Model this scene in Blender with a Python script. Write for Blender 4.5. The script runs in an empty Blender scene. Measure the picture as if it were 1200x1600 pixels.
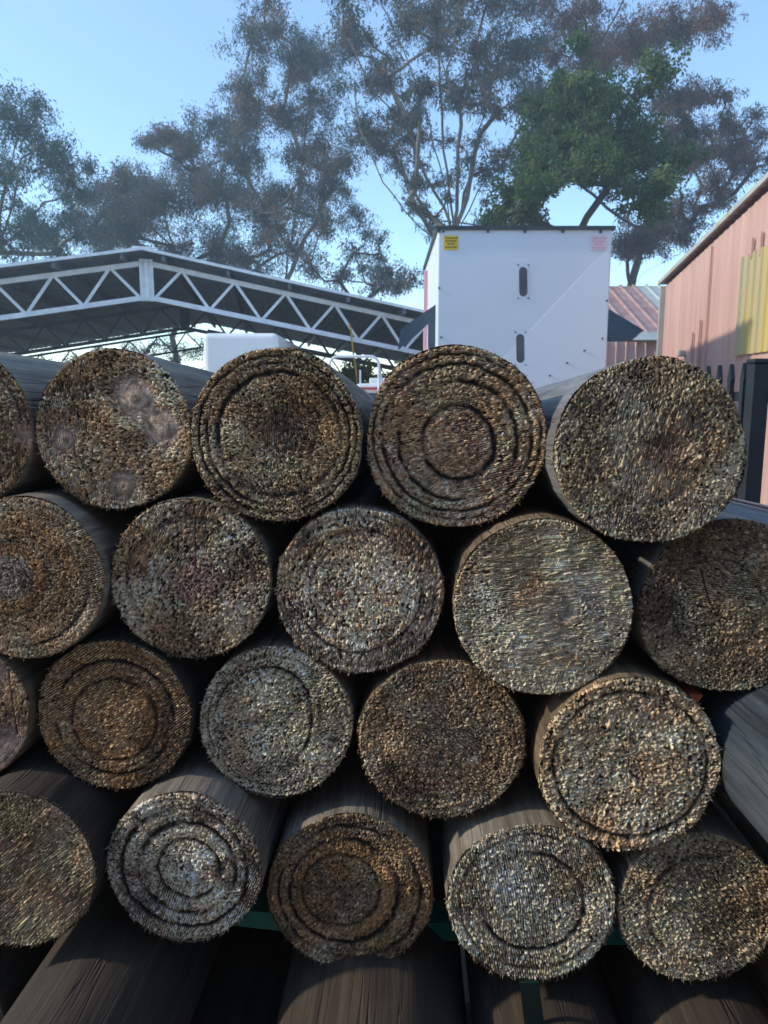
import bpy, math, random
import numpy as np
from mathutils import Vector, Matrix

R = math.radians
scene = bpy.context.scene
COL = scene.collection
F_PX = 1164.0
CAM_H = 1.5
PITCH = R(9.0)
FW = np.array([0, math.cos(PITCH), -math.sin(PITCH)])
UP = np.array([0, math.sin(PITCH), math.cos(PITCH)])
RT = np.array([1.0, 0, 0])
CAM = np.array([0, 0, CAM_H])


def ray(x, y):
    return FW + RT * (x - 600) / F_PX - UP * (y - 800) / F_PX


def at(px, py, Y):
    """world point seen at photo pixel (px,py) at world distance Y"""
    r = ray(px, py)
    return CAM + r * (Y / r[1])


def on_plane(px, py, o, n):
    r = ray(px, py)
    n = np.array(n, float)
    return CAM + r * (((np.array(o) - CAM) @ n) / (r @ n))


# ------------------------------------------------------------------ helpers
class MB:
    def __init__(self):
        self.v = []
        self.f = []

    def add(self, vs, fs):
        b = len(self.v)
        self.v += [tuple(map(float, v)) for v in vs]
        self.f += [tuple(i + b for i in f) for f in fs]

    def box(self, c, s, rz=0.0):
        cx, cy, cz = c
        hx, hy, hz = s[0] / 2, s[1] / 2, s[2] / 2
        ca, sa = math.cos(rz), math.sin(rz)
        vs = []
        for dz in (-hz, hz):
            for dx, dy in ((-hx, -hy), (hx, -hy), (hx, hy), (-hx, hy)):
                vs.append((cx + dx * ca - dy * sa, cy + dx * sa + dy * ca, cz + dz))
        self.add(vs, [(3, 2, 1, 0), (4, 5, 6, 7), (0, 1, 5, 4), (1, 2, 6, 5), (2, 3, 7, 6), (3, 0, 4, 7)])

    def bar(self, a, b, w, h=None, up=(0, 0, 1)):
        h = h or w
        a = Vector(a); b = Vector(b)
        d = (b - a).normalized()
        u = Vector(up)
        s = d.cross(u)
        if s.length < 1e-3:
            s = d.cross(Vector((0, 1, 0)))
        s.normalize()
        u = s.cross(d).normalized()
        s = s * w / 2
        u = u * h / 2
        vs = []
        for p in (a, b):
            vs += [p - s - u, p + s - u, p + s + u, p - s + u]
        self.add(vs, [(0, 1, 2, 3), (7, 6, 5, 4), (0, 4, 5, 1), (1, 5, 6, 2), (2, 6, 7, 3), (3, 7, 4, 0)])

    def tube(self, pts, rad, n=8, cap=True):
        pts = [Vector(p) for p in pts]
        if not isinstance(rad, (list, tuple)):
            rad = [rad] * len(pts)
        b = len(self.v)
        prev = None
        for i, p in enumerate(pts):
            d = (pts[min(i + 1, len(pts) - 1)] - pts[max(i - 1, 0)])
            if d.length < 1e-9:
                d = Vector((0, 0, 1))
            d.normalize()
            if prev is None:
                s = d.cross(Vector((0.3, 0.9, 0.1)))
                if s.length < 1e-3:
                    s = d.cross(Vector((1, 0, 0)))
            else:
                s = prev - d * prev.dot(d)
            s.normalize(); prev = s
            t = d.cross(s)
            for k in range(n):
                a = 2 * math.pi * k / n
                q = p + (s * math.cos(a) + t * math.sin(a)) * rad[i]
                self.v.append(tuple(q))
        for i in range(len(pts) - 1):
            for k in range(n):
                k2 = (k + 1) % n
                self.f.append((b + i * n + k, b + i * n + k2, b + (i + 1) * n + k2, b + (i + 1) * n + k))
        if cap:
            self.f.append(tuple(b + k for k in range(n))[::-1])
            self.f.append(tuple(b + (len(pts) - 1) * n + k for k in range(n)))

    def prism(self, poly, off):
        """poly: list of 3D points (planar), extruded by vector off"""
        n = len(poly)
        off = np.array(off, float)
        vs = [tuple(p) for p in poly] + [tuple(np.array(p) + off) for p in poly]
        fs = [tuple(range(n)), tuple(range(2 * n - 1, n - 1, -1))]
        for i in range(n):
            j = (i + 1) % n
            fs.append((i, i + n, j + n, j))
        self.add(vs, fs)

    def build(self, name, mat, parent=None, smooth=False, bevel=0.0, segs=2):
        me = bpy.data.meshes.new(name)
        me.from_pydata(self.v, [], self.f)
        me.validate()
        o = bpy.data.objects.new(name, me)
        COL.objects.link(o)
        me.materials.append(mat)
        if smooth:
            me.polygons.foreach_set('use_smooth', [True] * len(me.polygons))
        # consistent normals
        import bmesh
        bm = bmesh.new(); bm.from_mesh(me)
        bmesh.ops.recalc_face_normals(bm, faces=bm.faces)
        bm.to_mesh(me); bm.free()
        if bevel:
            m = o.modifiers.new('bevel', 'BEVEL')
            m.width = bevel; m.segments = segs; m.limit_method = 'ANGLE'; m.angle_limit = R(40)
        if parent:
            put_child(o, parent)
        return o


def put_child(o, parent):
    o.parent = parent
    o.matrix_parent_inverse = parent.matrix_basis.inverted()


def empty(name, loc, label, cat, group=None):
    o = bpy.data.objects.new(name, None)
    o.empty_display_size = 0.2
    o.location = tuple(map(float, loc))
    COL.objects.link(o)
    tag(o, label, cat, group)
    return o


def tag(o, label=None, cat=None, group=None, kind=None):
    if label: o['label'] = label
    if cat: o['category'] = cat
    if group: o['group'] = group
    if kind: o['kind'] = kind
    return o


# ------------------------------------------------------------------ materials
def new_mat(name):
    m = bpy.data.materials.new(name)
    m.use_nodes = True
    nt = m.node_tree
    return m, nt, nt.nodes['Principled BSDF']


def N(nt, t, **kw):
    n = nt.nodes.new(t)
    for k, v in kw.items():
        setattr(n, k, v)
    return n


def ramp(nt, fac, stops):
    r = N(nt, 'ShaderNodeValToRGB')
    e = r.color_ramp.elements
    while len(e) < len(stops):
        e.new(0.5)
    for i, (p, c) in enumerate(stops):
        e[i].position = p
        e[i].color = (*c, 1) if len(c) == 3 else c
    nt.links.new(fac, r.inputs[0])
    return r.outputs[0]


def noise_mat(name, c1, c2, scale=5, rough=0.7, metal=0.0, stretch=(1, 1, 1), bump=0.0, detail=6, lo=0.35, hi=0.65, spec=0.5,
              c3=None, bscale=None):
    m, nt, b = new_mat(name)
    tc = N(nt, 'ShaderNodeTexCoord')
    mp = N(nt, 'ShaderNodeMapping'); mp.inputs['Scale'].default_value = stretch
    nt.links.new(tc.outputs['Object'], mp.inputs[0])
    nz = N(nt, 'ShaderNodeTexNoise'); nz.inputs['Scale'].default_value = scale; nz.inputs['Detail'].default_value = detail
    nt.links.new(mp.outputs[0], nz.inputs['Vector'])
    st = [(lo, c1), (hi, c2)]
    if c3:
        st.append((min(hi + 0.12, 1), c3))
    nt.links.new(ramp(nt, nz.outputs['Fac'], st), b.inputs['Base Color'])
    b.inputs['Roughness'].default_value = rough
    b.inputs['Metallic'].default_value = metal
    b.inputs['Specular IOR Level'].default_value = spec
    if bump:
        n2 = N(nt, 'ShaderNodeTexNoise'); n2.inputs['Scale'].default_value = bscale or scale * 3; n2.inputs['Detail'].default_value = 8
        nt.links.new(mp.outputs[0], n2.inputs['Vector'])
        bp = N(nt, 'ShaderNodeBump'); bp.inputs['Strength'].default_value = 0.6; bp.inputs['Distance'].default_value = bump
        nt.links.new(n2.outputs['Fac'], bp.inputs['Height'])
        nt.links.new(bp.outputs[0], b.inputs['Normal'])
    return m


def end_grain_mat():
    m, nt, b = new_mat('end_grain')
    at_ = N(nt, 'ShaderNodeAttribute'); at_.attribute_name = 'tuft'
    tc = N(nt, 'ShaderNodeTexCoord')
    nz = N(nt, 'ShaderNodeTexNoise'); nz.inputs['Scale'].default_value = 900; nz.inputs['Detail'].default_value = 4
    nt.links.new(tc.outputs['Object'], nz.inputs['Vector'])
    mr = N(nt, 'ShaderNodeMapRange'); mr.inputs[1].default_value = 0.3; mr.inputs[2].default_value = 0.7
    mr.inputs[3].default_value = 0.6; mr.inputs[4].default_value = 1.45
    nt.links.new(nz.outputs['Fac'], mr.inputs[0])
    mx = N(nt, 'ShaderNodeVectorMath', operation='SCALE')
    nt.links.new(at_.outputs['Color'], mx.inputs[0]); nt.links.new(mr.outputs[0], mx.inputs['Scale'])
    nt.links.new(mx.outputs[0], b.inputs['Base Color'])
    b.inputs['Roughness'].default_value = 0.82
    b.inputs['Specular IOR Level'].default_value = 0.35
    bp = N(nt, 'ShaderNodeBump'); bp.inputs['Strength'].default_value = 0.7; bp.inputs['Distance'].default_value = 0.0008
    nt.links.new(nz.outputs['Fac'], bp.inputs['Height']); nt.links.new(bp.outputs[0], b.inputs['Normal'])
    return m


def pole_side_mat(name, dark, mid, light, rough=0.55, seed=0.0):
    m, nt, b = new_mat(name)
    tc = N(nt, 'ShaderNodeTexCoord')
    mp = N(nt, 'ShaderNodeMapping'); mp.inputs['Scale'].default_value = (1, 1, 0.045); mp.inputs['Location'].default_value = (seed, 0, 0)
    nt.links.new(tc.outputs['Object'], mp.inputs[0])
    n1 = N(nt, 'ShaderNodeTexNoise'); n1.inputs['Scale'].default_value = 90; n1.inputs['Detail'].default_value = 10; n1.inputs['Roughness'].default_value = 0.7
    nt.links.new(mp.outputs[0], n1.inputs['Vector'])
    mp2 = N(nt, 'ShaderNodeMapping'); mp2.inputs['Scale'].default_value = (1, 1, 0.35); mp2.inputs['Location'].default_value = (seed, 3, 0)
    nt.links.new(tc.outputs['Object'], mp2.inputs[0])
    n2 = N(nt, 'ShaderNodeTexNoise'); n2.inputs['Scale'].default_value = 11; n2.inputs['Detail'].default_value = 5
    nt.links.new(mp2.outputs[0], n2.inputs['Vector'])
    ad = N(nt, 'ShaderNodeMath', operation='ADD')
    nt.links.new(n1.outputs['Fac'], ad.inputs[0]); nt.links.new(n2.outputs['Fac'], ad.inputs[1])
    hf = N(nt, 'ShaderNodeMath', operation='MULTIPLY'); hf.inputs[1].default_value = 0.5
    nt.links.new(ad.outputs[0], hf.inputs[0])
    nt.links.new(ramp(nt, hf.outputs[0], [(0.36, dark), (0.5, mid), (0.66, light)]), b.inputs['Base Color'])
    b.inputs['Roughness'].default_value = rough
    # fine checks along the grain
    n3 = N(nt, 'ShaderNodeTexNoise'); n3.inputs['Scale'].default_value = 220; n3.inputs['Detail'].default_value = 6
    nt.links.new(mp.outputs[0], n3.inputs['Vector'])
    bp = N(nt, 'ShaderNodeBump'); bp.inputs['Strength'].default_value = 0.8; bp.inputs['Distance'].default_value = 0.0015
    mp3 = N(nt, 'ShaderNodeMapping'); mp3.inputs['Scale'].default_value = (1, 1, 0.045); mp3.inputs['Location'].default_value = (seed, 1, 2)
    nt.links.new(tc.outputs['Object'], mp3.inputs[0])
    vo = N(nt, 'ShaderNodeTexNoise'); vo.inputs['Scale'].default_value = 26; vo.inputs['Detail'].default_value = 3; vo.inputs['Distortion'].default_value = .1
    nt.links.new(mp3.outputs[0], vo.inputs['Vector'])
    sb = N(nt, 'ShaderNodeMath', operation='SUBTRACT'); sb.inputs[1].default_value = .5; nt.links.new(vo.outputs['Fac'], sb.inputs[0])
    ab = N(nt, 'ShaderNodeMath', operation='ABSOLUTE'); nt.links.new(sb.outputs[0], ab.inputs[0])
    ck = N(nt, 'ShaderNodeMapRange'); ck.inputs[1].default_value = 0.0; ck.inputs[2].default_value = 0.012; ck.inputs[3].default_value = -1.4; ck.inputs[4].default_value = 0.0
    nt.links.new(ab.outputs[0], ck.inputs[0])
    ad3 = N(nt, 'ShaderNodeMath', operation='ADD'); nt.links.new(ck.outputs[0], ad3.inputs[0])
    ad2 = N(nt, 'ShaderNodeMath', operation='ADD')
    nt.links.new(n3.outputs['Fac'], ad2.inputs[0]); nt.links.new(n1.outputs['Fac'], ad2.inputs[1])
    nt.links.new(ad2.outputs[0], ad3.inputs[1]); nt.links.new(ad3.outputs[0], bp.inputs['Height']); nt.links.new(bp.outputs[0], b.inputs['Normal'])
    return m


def leaf_mat(name, cols, transl=0.4):
    m = bpy.data.materials.new(name); m.use_nodes = True
    nt = m.node_tree; nt.nodes.clear()
    out = N(nt, 'ShaderNodeOutputMaterial')
    a = N(nt, 'ShaderNodeAttribute'); a.attribute_name = 'shade'
    c = ramp(nt, a.outputs['Fac'], [(i / (len(cols) - 1), k) for i, k in enumerate(cols)])
    d = N(nt, 'ShaderNodeBsdfDiffuse'); t = N(nt, 'ShaderNodeBsdfTranslucent')
    nt.links.new(c, d.inputs[0]); nt.links.new(c, t.inputs[0])
    mx = N(nt, 'ShaderNodeMixShader'); mx.inputs[0].default_value = transl
    nt.links.new(d.outputs[0], mx.inputs[1]); nt.links.new(t.outputs[0], mx.inputs[2])
    nt.links.new(mx.outputs[0], out.inputs[0])
    return m


def corrugated_mat(name, c1, c2, streak, axis='x', scale=14.0):
    """painted sheet metal: broad stains and thin runs down the sheet"""
    m, nt, b = new_mat(name)
    tc = N(nt, 'ShaderNodeTexCoord')
    mp = N(nt, 'ShaderNodeMapping'); mp.inputs['Scale'].default_value = (1, 1, 0.08)
    nt.links.new(tc.outputs['Object'], mp.inputs[0])
    nz = N(nt, 'ShaderNodeTexNoise'); nz.inputs['Scale'].default_value = 5; nz.inputs['Detail'].default_value = 7
    nt.links.new(mp.outputs[0], nz.inputs['Vector'])
    col = ramp(nt, nz.outputs['Fac'], [(0.35, c1), (0.6, c2), (0.72, streak)])
    nt.links.new(col, b.inputs['Base Color'])
    b.inputs['Roughness'].default_value = 0.6
    return m


M = {}
M['end'] = end_grain_mat()
M['side_grey'] = pole_side_mat('weathered_pole_grey', (.06, .048, .036), (.19, .16, .12), (.36, .31, .245), 0.7, 0)
M['side_tan'] = pole_side_mat('weathered_pole_tan', (.045, .032, .02), (.15, .105, .06), (.33, .23, .13), 0.6, 5)
M['side_pale'] = pole_side_mat('weathered_pole_pale', (.07, .07, .066), (.17, .165, .155), (.32, .31, .29), 0.5, 9)
M['side_shade_slate'] = pole_side_mat('weathered_pole_shade_slate', (.02, .026, .03), (.055, .068, .078), (.13, .15, .165), 0.4, 3)  # darker blue tone paints in the shade from neighbouring posts
M['side_shade_dark'] = pole_side_mat('weathered_pole_shade_dark', (.012, .008, .005), (.036, .025, .015), (.09, .06, .034), 0.85, 7)  # colour darkened to stand for shade under the stack
M['green'] = noise_mat('green_painted_steel', (.0, .17, .11), (.005, .26, .17), 20, 0.45)
M['green_d'] = noise_mat('dark_green_strap', (.0, .012, .009), (.002, .02, .014), 20, 0.6)
M['spray'] = noise_mat('red_spray_paint', (.55, .16, .12), (.5, .3, .26), 60, 0.6)
M['orange'] = noise_mat('orange_plastic', (.45, .09, .03), (.6, .14, .05), 30, 0.6)
M['galv'] = noise_mat('galvanised_steel', (.66, .68, .7), (.82, .83, .84), 6, 0.45, 0.0)
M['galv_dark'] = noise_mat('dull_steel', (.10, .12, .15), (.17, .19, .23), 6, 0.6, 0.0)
M['roof_under'] = noise_mat('roof_sheet', (.14, .175, .21), (.20, .24, .27), 3, 0.6, 0.0)
M['white'] = noise_mat('white_composite_panel', (.68, .74, .78), (.72, .78, .82), 1.5, 0.45, lo=.3, hi=.7)
M['white2'] = noise_mat('white_lit_corner', (.76, .82, .86), (.79, .85, .89), 1.5, 0.35, lo=.3, hi=.7)
M['white_paint'] = noise_mat('white_vehicle_paint', (.8, .8, .78), (.86, .86, .84), 2, 0.3)
M['navy'] = noise_mat('dark_blue_steel_and_shade', (.03, .055, .08), (.05, .08, .11), 4, 0.5)
M['blackrim'] = noise_mat('dark_edge_trim', (.03, .045, .05), (.05, .07, .075), 8, 0.5)
M['slot'] = noise_mat('dark_slot', (.07, .08, .09), (.11, .12, .13), 8, 0.7)
M['yellow'] = noise_mat('yellow_sticker', (.75, .5, .02), (.85, .6, .04), 8, 0.5)
M['ink'] = noise_mat('dark_ink', (.10, .06, .01), (.2, .12, .02), 90, 0.6)
M['pink'] = noise_mat('faded_pink_sticker', (.75, .60, .64), (.80, .66, .70), 8, 0.5)
M['pink_ink'] = noise_mat('faded_red_ink', (.68, .32, .36), (.74, .42, .46), 60, 0.6)
M['shed'] = corrugated_mat('faded_red_sheet', (.52, .30, .24), (.60, .37, .30), (.66, .44, .36))
M['shed_far'] = corrugated_mat('faded_pink_sheet', (.58, .37, .30), (.66, .44, .37), (.70, .50, .43))
M['shed_roof'] = corrugated_mat('red_roof_sheet', (.32, .19, .17), (.42, .27, .24), (.46, .33, .30))
M['grp'] = noise_mat('grey_roof_light', (.38, .42, .40), (.48, .50, .47), 3, 0.5)
M['cream'] = noise_mat('cream_trim_with_lichen', (.36, .36, .32), (.44, .44, .40), 3, 0.6, c3=(.38, .33, .14), hi=.55)
M['lichen'] = corrugated_mat('yellowed_skylight', (.42, .37, .24), (.56, .42, .11), (.64, .53, .28))
M['black'] = noise_mat('black_powder_coat', (.006, .008, .011), (.011, .014, .018), 10, 0.6)
M['rubber'] = noise_mat('black_rubber', (.02, .02, .02), (.03, .03, .03), 10, 0.8)
M['glass'] = noise_mat('windscreen_glass', (.05, .07, .08), (.07, .09, .10), 3, 0.08)
M['red'] = noise_mat('red_stripe', (.5, .03, .03), (.6, .05, .04), 8, 0.4)
M['lens'] = noise_mat('lamp_lens', (.5, .25, .1), (.6, .3, .12), 8, 0.2)
M['bark'] = noise_mat('pale_gum_bark', (.12, .10, .085), (.26, .22, .19), 3, 0.8, stretch=(1, 1, .3), bump=.01)
M['bark_d'] = noise_mat('dark_bark', (.05, .04, .035), (.10, .08, .07), 3, 0.8, stretch=(1, 1, .3), bump=.01)
M['strapo'] = noise_mat('orange_rope', (.55, .25, .04), (.65, .38, .05), 12, 0.8)
M['ground'] = noise_mat('yard_gravel', (.12, .105, .09), (.22, .20, .17), 3, 0.95, bump=.01, detail=10)
M['timber'] = noise_mat('bearer_timber', (.08, .06, .04), (.16, .12, .08), 12, 0.85, stretch=(.2, 1, 1))

# ------------------------------------------------------------------ camera
cam = bpy.data.cameras.new('camera')
co = bpy.data.objects.new('camera', cam)
COL.objects.link(co)
co.location = (0, 0, CAM_H)
co.rotation_euler = (R(90) - PITCH, 0, 0)
cam.sensor_fit = 'VERTICAL'
cam.sensor_height = 24.0
cam.lens = 24.0 * F_PX / 1600.0
cam.clip_start = 0.05
cam.clip_end = 3000
cam.dof.use_dof = True
cam.dof.focus_distance = 0.86
cam.dof.aperture_fstop = 13.0
scene.camera = co

# ------------------------------------------------------------------ noise utils
def upsample(g, S):
    n = g.shape[0] - 3
    t = np.linspace(0, n - 1e-6, S)
    i = t.astype(int); u = t - i
    w = np.stack([(1 - u) ** 3 / 6, (3 * u ** 3 - 6 * u ** 2 + 4) / 6, (-3 * u ** 3 + 3 * u ** 2 + 3 * u + 1) / 6, u ** 3 / 6])
    A = sum(w[k][:, None] * g[i + k, :] for k in range(4))
    return sum(w[k][None, :] * A[:, i + k] for k in range(4))


def vn(S, cells, rng):
    a = upsample(rng.random((cells + 3, cells + 3)), S)
    return np.clip((a - .5) * 1.75 + .5, 0, 1)


def fbm(S, cells, rng, octs=3):
    a = 0; w = 1; t = 0
    for k in range(octs):
        a = a + w * vn(S, cells * 2 ** k, rng); t += w; w *= .5
    return a / t


def smooth(x, a, b):
    t = np.clip((x - a) / (b - a), 0, 1)
    return t * t * (3 - 2 * t)


TAN = (.46, .29, .15); GREY = (.50, .42, .28); ORG = (.38, .20, .075); OLV = (.28, .205, .11); DBR = (.12, .075, .042)
PNK = (.34, .20, .145); WHT = (.70, .61, .42); GRN = (.35, .32, .19); RED = (.24, .10, .065)

# ------------------------------------------------------------------ cut end of a post
SM = 460      # raster of the height field
NG = 270      # mesh grid


def make_end(spec, r, seed):
    """height (m) and colour fields over the disc; x right, y up"""
    rng = np.random.default_rng(seed)
    ext = r * 1.03
    xs = (np.arange(SM) + .5) / SM * 2 * ext - ext
    X, Y = np.meshgrid(xs, xs, indexing='ij')
    px = 2 * ext / SM
    pith = spec.get('pith', (0, 0))
    wob = fbm(SM, 3, rng, 2) - .5
    fine = fbm(SM, 40, rng, 2)
    ell = spec.get('ell', (1.0, 0.0))
    dx, dy = X / r - pith[0], Y / r - pith[1]
    ca, sa = math.cos(R(ell[1])), math.sin(R(ell[1]))
    ex = (dx * ca + dy * sa) / ell[0]; ey = (-dx * sa + dy * ca) * ell[0]
    rr = np.hypot(ex, ey)
    # shift the rings so that the outermost follows the rim
    rim = np.hypot(X, Y) / r
    blend = smooth(rim, .45, .95)
    rho = rr * (1 - blend) + rim * blend + wob * .06
    groove = np.zeros_like(rho)
    for (rad, w, a) in spec.get('rings', []):
        am = smooth(fbm(SM, 5, rng, 2), .28, .55)
        g = np.exp(-((rho - rad + (fine - .5) * .03) / (w * .95)) ** 2) * a * (0.3 + .7 * am) * (.55 + .45 * smooth(fbm(SM, 22, rng, 2), .2, .5))
        groove = np.maximum(groove, g)
    # finer annual rings everywhere
    fr = .5 + .5 * np.sin(rho * 2 * math.pi * spec.get('fine', 13) + wob * 6)
    groove = np.maximum(groove, fr ** 4 * spec.get('fine_a', .3) * fbm(SM, 6, rng, 2))
    saw_a = R(spec.get('saw', 20)); saw = spec.get('saw_a', .4)
    sw_p = spec.get('saw_p', .0026)
    U = X * math.cos(saw_a) + Y * math.sin(saw_a)
    V = -X * math.sin(saw_a) + Y * math.cos(saw_a)
    sawmask = smooth(fbm(SM, 3, rng, 2), .62 - .5 * saw, .78 - .5 * saw)
    if 'saw_zone' in spec:
        zx, zy, zr = spec['saw_zone']
        zz = smooth(np.hypot(X / r - zx, Y / r - zy) + wob * .3, zr, zr * .6) if zr > 0 else smooth(np.hypot(X / r - zx, Y / r - zy) + wob * .3, -zr, -zr * 1.25)
        sawmask = np.maximum(sawmask * .35, zz * smooth(fbm(SM, 6, rng, 2), .22, .42))
    smoothz = np.zeros_like(X); kring = np.zeros_like(X)
    for (kx, ky, kr) in spec.get('smooth', []):
        kd = np.hypot(X / r - kx, Y / r - ky) + wob * .25 + (fine - .5) * .12; smoothz = np.maximum(smoothz, smooth(kd, kr, kr * .5)); kring = kring + np.where(kd < kr, np.sin(kd / kr * 16 + wob * 8), 0)
    # tufts
    a0, b0 = spec.get('size', (.00115, .0021)); a0 *= .75; b0 *= .80
    K = int(min(15000, spec.get('cover', 1.5) * math.pi * r * r / (math.pi * a0 * b0)))
    H = np.zeros((SM, SM)); ID = np.full((SM, SM), -1, int)
    ang = rng.random(K) * 2 * math.pi; rad = np.sqrt(rng.random(K)) * r * 1.01
    cx, cy = rad * np.cos(ang), rad * np.sin(ang)
    # snap to saw rows where the saw marks are
    ii = np.clip(((cx + ext) / px).astype(int), 0, SM - 1); jj = np.clip(((cy + ext) / px).astype(int), 0, SM - 1)
    sm_k = sawmask[ii, jj]; gr_k = groove[ii, jj]; sz_k = smoothz[ii, jj]
    v = -cx * math.sin(saw_a) + cy * math.cos(saw_a); u = cx * math.cos(saw_a) + cy * math.sin(saw_a)
    wv = (wob[ii, jj]) * .012
    vs = np.round((v + wv) / sw_p) * sw_p - wv + rng.normal(0, .00018, K)
    use = sm_k * .92 > rng.random(K)
    v = np.where(use, vs, v)
    flat_k = np.where(use, .85, 1.0)
    cx = u * math.cos(saw_a) - v * math.sin(saw_a); cy = u * math.sin(saw_a) + v * math.cos(saw_a)
    tilt_a = saw_a + R(spec.get('lean', 90)) + rng.normal(0, .5, K)
    sc = np.exp(rng.normal(0, .28, K)) * spec.get('chunk', 1.0)
    big = fbm(SM, 7, rng, 2)[ii, jj]
    sc = sc * (0.75 + .6 * big)
    aa = a0 * sc * np.where(use, .82, 1.0); bb = b0 * sc * np.where(use, spec.get('long', 1.2), 1.0)
    dirn = np.where(use, saw_a + rng.normal(0, .05, K), saw_a + R(spec.get('grain', 70)) + rng.normal(0, .75, K))
    hh = (0.3 + .7 * rng.random(K)) * .0056 * spec.get('depth', 1.0) * (1 - .88 * gr_k) * (1 - .93 * sz_k) * (0.6 + .7 * big) * flat_k
    out = rng.random(K) < .02
    hh = np.where(out & (sz_k < .3), hh * 1.6, hh)
    order = np.arange(K)
    tl = rng.normal(0, .12, K) + .18
    for k in order:
        a, b_ = aa[k], bb[k]
        m = int(math.ceil(max(a, b_) / px)) + 1
        ci = int((cx[k] + ext) / px); cj = int((cy[k] + ext) / px)
        i0, i1 = max(ci - m, 0), min(ci + m + 1, SM); j0, j1 = max(cj - m, 0), min(cj + m + 1, SM)
        if i0 >= i1 or j0 >= j1: continue
        ddx = (xs[i0:i1] - cx[k])[:, None]; ddy = (xs[j0:j1] - cy[k])[None, :]
        c_, s_ = math.cos(dirn[k]), math.sin(dirn[k])
        p = (ddx * c_ + ddy * s_) / b_; q = (-ddx * s_ + ddy * c_) / a
        d2 = p * p + q * q
        slope = (ddx * math.cos(tilt_a[k]) + ddy * math.sin(tilt_a[k])) / max(a, b_)
        h = hh[k] * (np.clip(1 - d2 * d2, 0, 1) * .55 + .45 * (d2 < 1)) * (1 + tl[k] * slope)
        sub = H[i0:i1, j0:j1]
        mk = (h > sub) & (d2 < 1)
        sub[mk] = h[mk]
        ID[i0:i1, j0:j1][mk] = k
    # saw kerfs
    vv = V + wob * .012
    kerf = np.abs(((vv / sw_p) % 1.0) - .5) * 2      # 1 between the rows
    H = H - smooth(kerf, .5, 1.0) * .0020 * sawmask * spec.get('kerf', 1.0) * (1 - smoothz * .6)
    H = H - groove * .0012 + (fbm(SM, 5, rng, 3) - .5) * .004 + (fbm(SM, 120, rng, 1) - .5) * .0005 * (1 - smoothz * .5)
    # rim wears back
    H = H - smooth(rim, .975, 1.0) * .0030
    for (kx, ky, kr, dz) in spec.get('bumps', []):
        H = H + dz * np.exp(-((X / r - kx) ** 2 + (Y / r - ky) ** 2) / kr ** 2)
    # colour: every tuft has its own tone; broad patches come from spec
    base = np.array(spec['cols'])
    wts = np.array(spec.get('w', [1] * len(base)), float); wts /= wts.sum()
    fld = np.stack([fbm(SM, 9, rng, 3)[ii, jj] for _ in range(len(base))], 1)
    sc_p = np.log(wts)[None, :] + (fld - .5) * 6 + rng.gumbel(0, .55, fld.shape)
    ww = np.exp((sc_p - sc_p.max(1, keepdims=True)) * 1.6); ww /= ww.sum(1, keepdims=True)
    tc = (ww @ base) * (np.exp(rng.normal(0, .32, K)) * 1.34)[:, None]
    C = np.empty((SM, SM, 3))
    sub_c = np.array(spec.get('sub', DBR)) * spec.get('subv', .28)
    C[:] = sub_c
    mk = ID >= 0
    C[mk] = tc[ID[mk]]
    for (zx, zy, zr, col, amt) in spec.get('patches', []):
        z = smooth(np.hypot(X / r - zx, Y / r - zy) + wob * .5 + (fine - .5) * .25, zr, zr * .35) * amt
        lum = (C.sum(2) / max(1e-6, C.sum(2).mean()))[:, :, None]
        C = C * (1 - z[:, :, None]) + np.array(col) * np.clip(lum, .3, 1.8) * z[:, :, None]
    for (r0, r1, col, amt) in spec.get('bands', []):
        am = smooth(fbm(SM, 4, rng, 2), .3, .6)
        z = smooth(rho, r0 - .04, r0 + .02) * (1 - smooth(rho, r1 - .02, r1 + .04)) * amt * am
        lum = (C.sum(2) / max(1e-6, C.sum(2).mean()))[:, :, None]
        C = C * (1 - z[:, :, None]) + np.array(col) * np.clip(lum, .3, 1.8) * z[:, :, None]
    C = C * (1 - .93 * np.clip(groove * 1.35, 0, 1)[:, :, None])
    zc = np.array(spec.get('smooth_col', PNK))
    sa_ = (smoothz * .92)[:, :, None]
    C = C * (1 - sa_) + zc * (0.5 + .9 * fine[:, :, None]) * (1 + .3 * kring[:, :, None]) * sa_
    # big soft stains
    st = fbm(SM, 3, rng, 3)
    C = C * (0.72 + .62 * st)[:, :, None]
    for (x0, y0, x1, y1, w) in spec.get('cracks', []):
        L2 = (x1 - x0) ** 2 + (y1 - y0) ** 2
        xx = X / r + wob * .04; yy = Y / r + wob * .04
        t = np.clip(((xx - x0) * (x1 - x0) + (yy - y0) * (y1 - y0)) / L2, 0, 1)
        dd = np.hypot(xx - x0 - t * (x1 - x0), yy - y0 - t * (y1 - y0))
        ck = np.exp(-(dd / w) ** 2)
        ed = np.exp(-((dd - 1.8 * w) / w) ** 2)
        H = H - ck * .0035
        C = C * (1 - ck * .8)[:, :, None] + np.array(PNK) * 1.1 * (ed * .3)[:, :, None]
    return H, np.clip(C * spec.get('gain', 1.0), .004, .9), ext


def concentric(n):
    t = np.linspace(-1, 1, n)
    a, b = np.meshgrid(t, t, indexing='ij')
    rr = np.where(np.abs(a) > np.abs(b), a, b)
    with np.errstate(divide='ignore', invalid='ignore'):
        ph = np.where(np.abs(a) > np.abs(b), (math.pi / 4) * (b / np.where(a == 0, 1, a)), math.pi / 2 - (math.pi / 4) * (a / np.where(b == 0, 1, b)))
    ph = np.where((a == 0) & (b == 0), 0, ph)
    return rr * np.cos(ph), rr * np.sin(ph)


CX, CY = concentric(NG)


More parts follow.
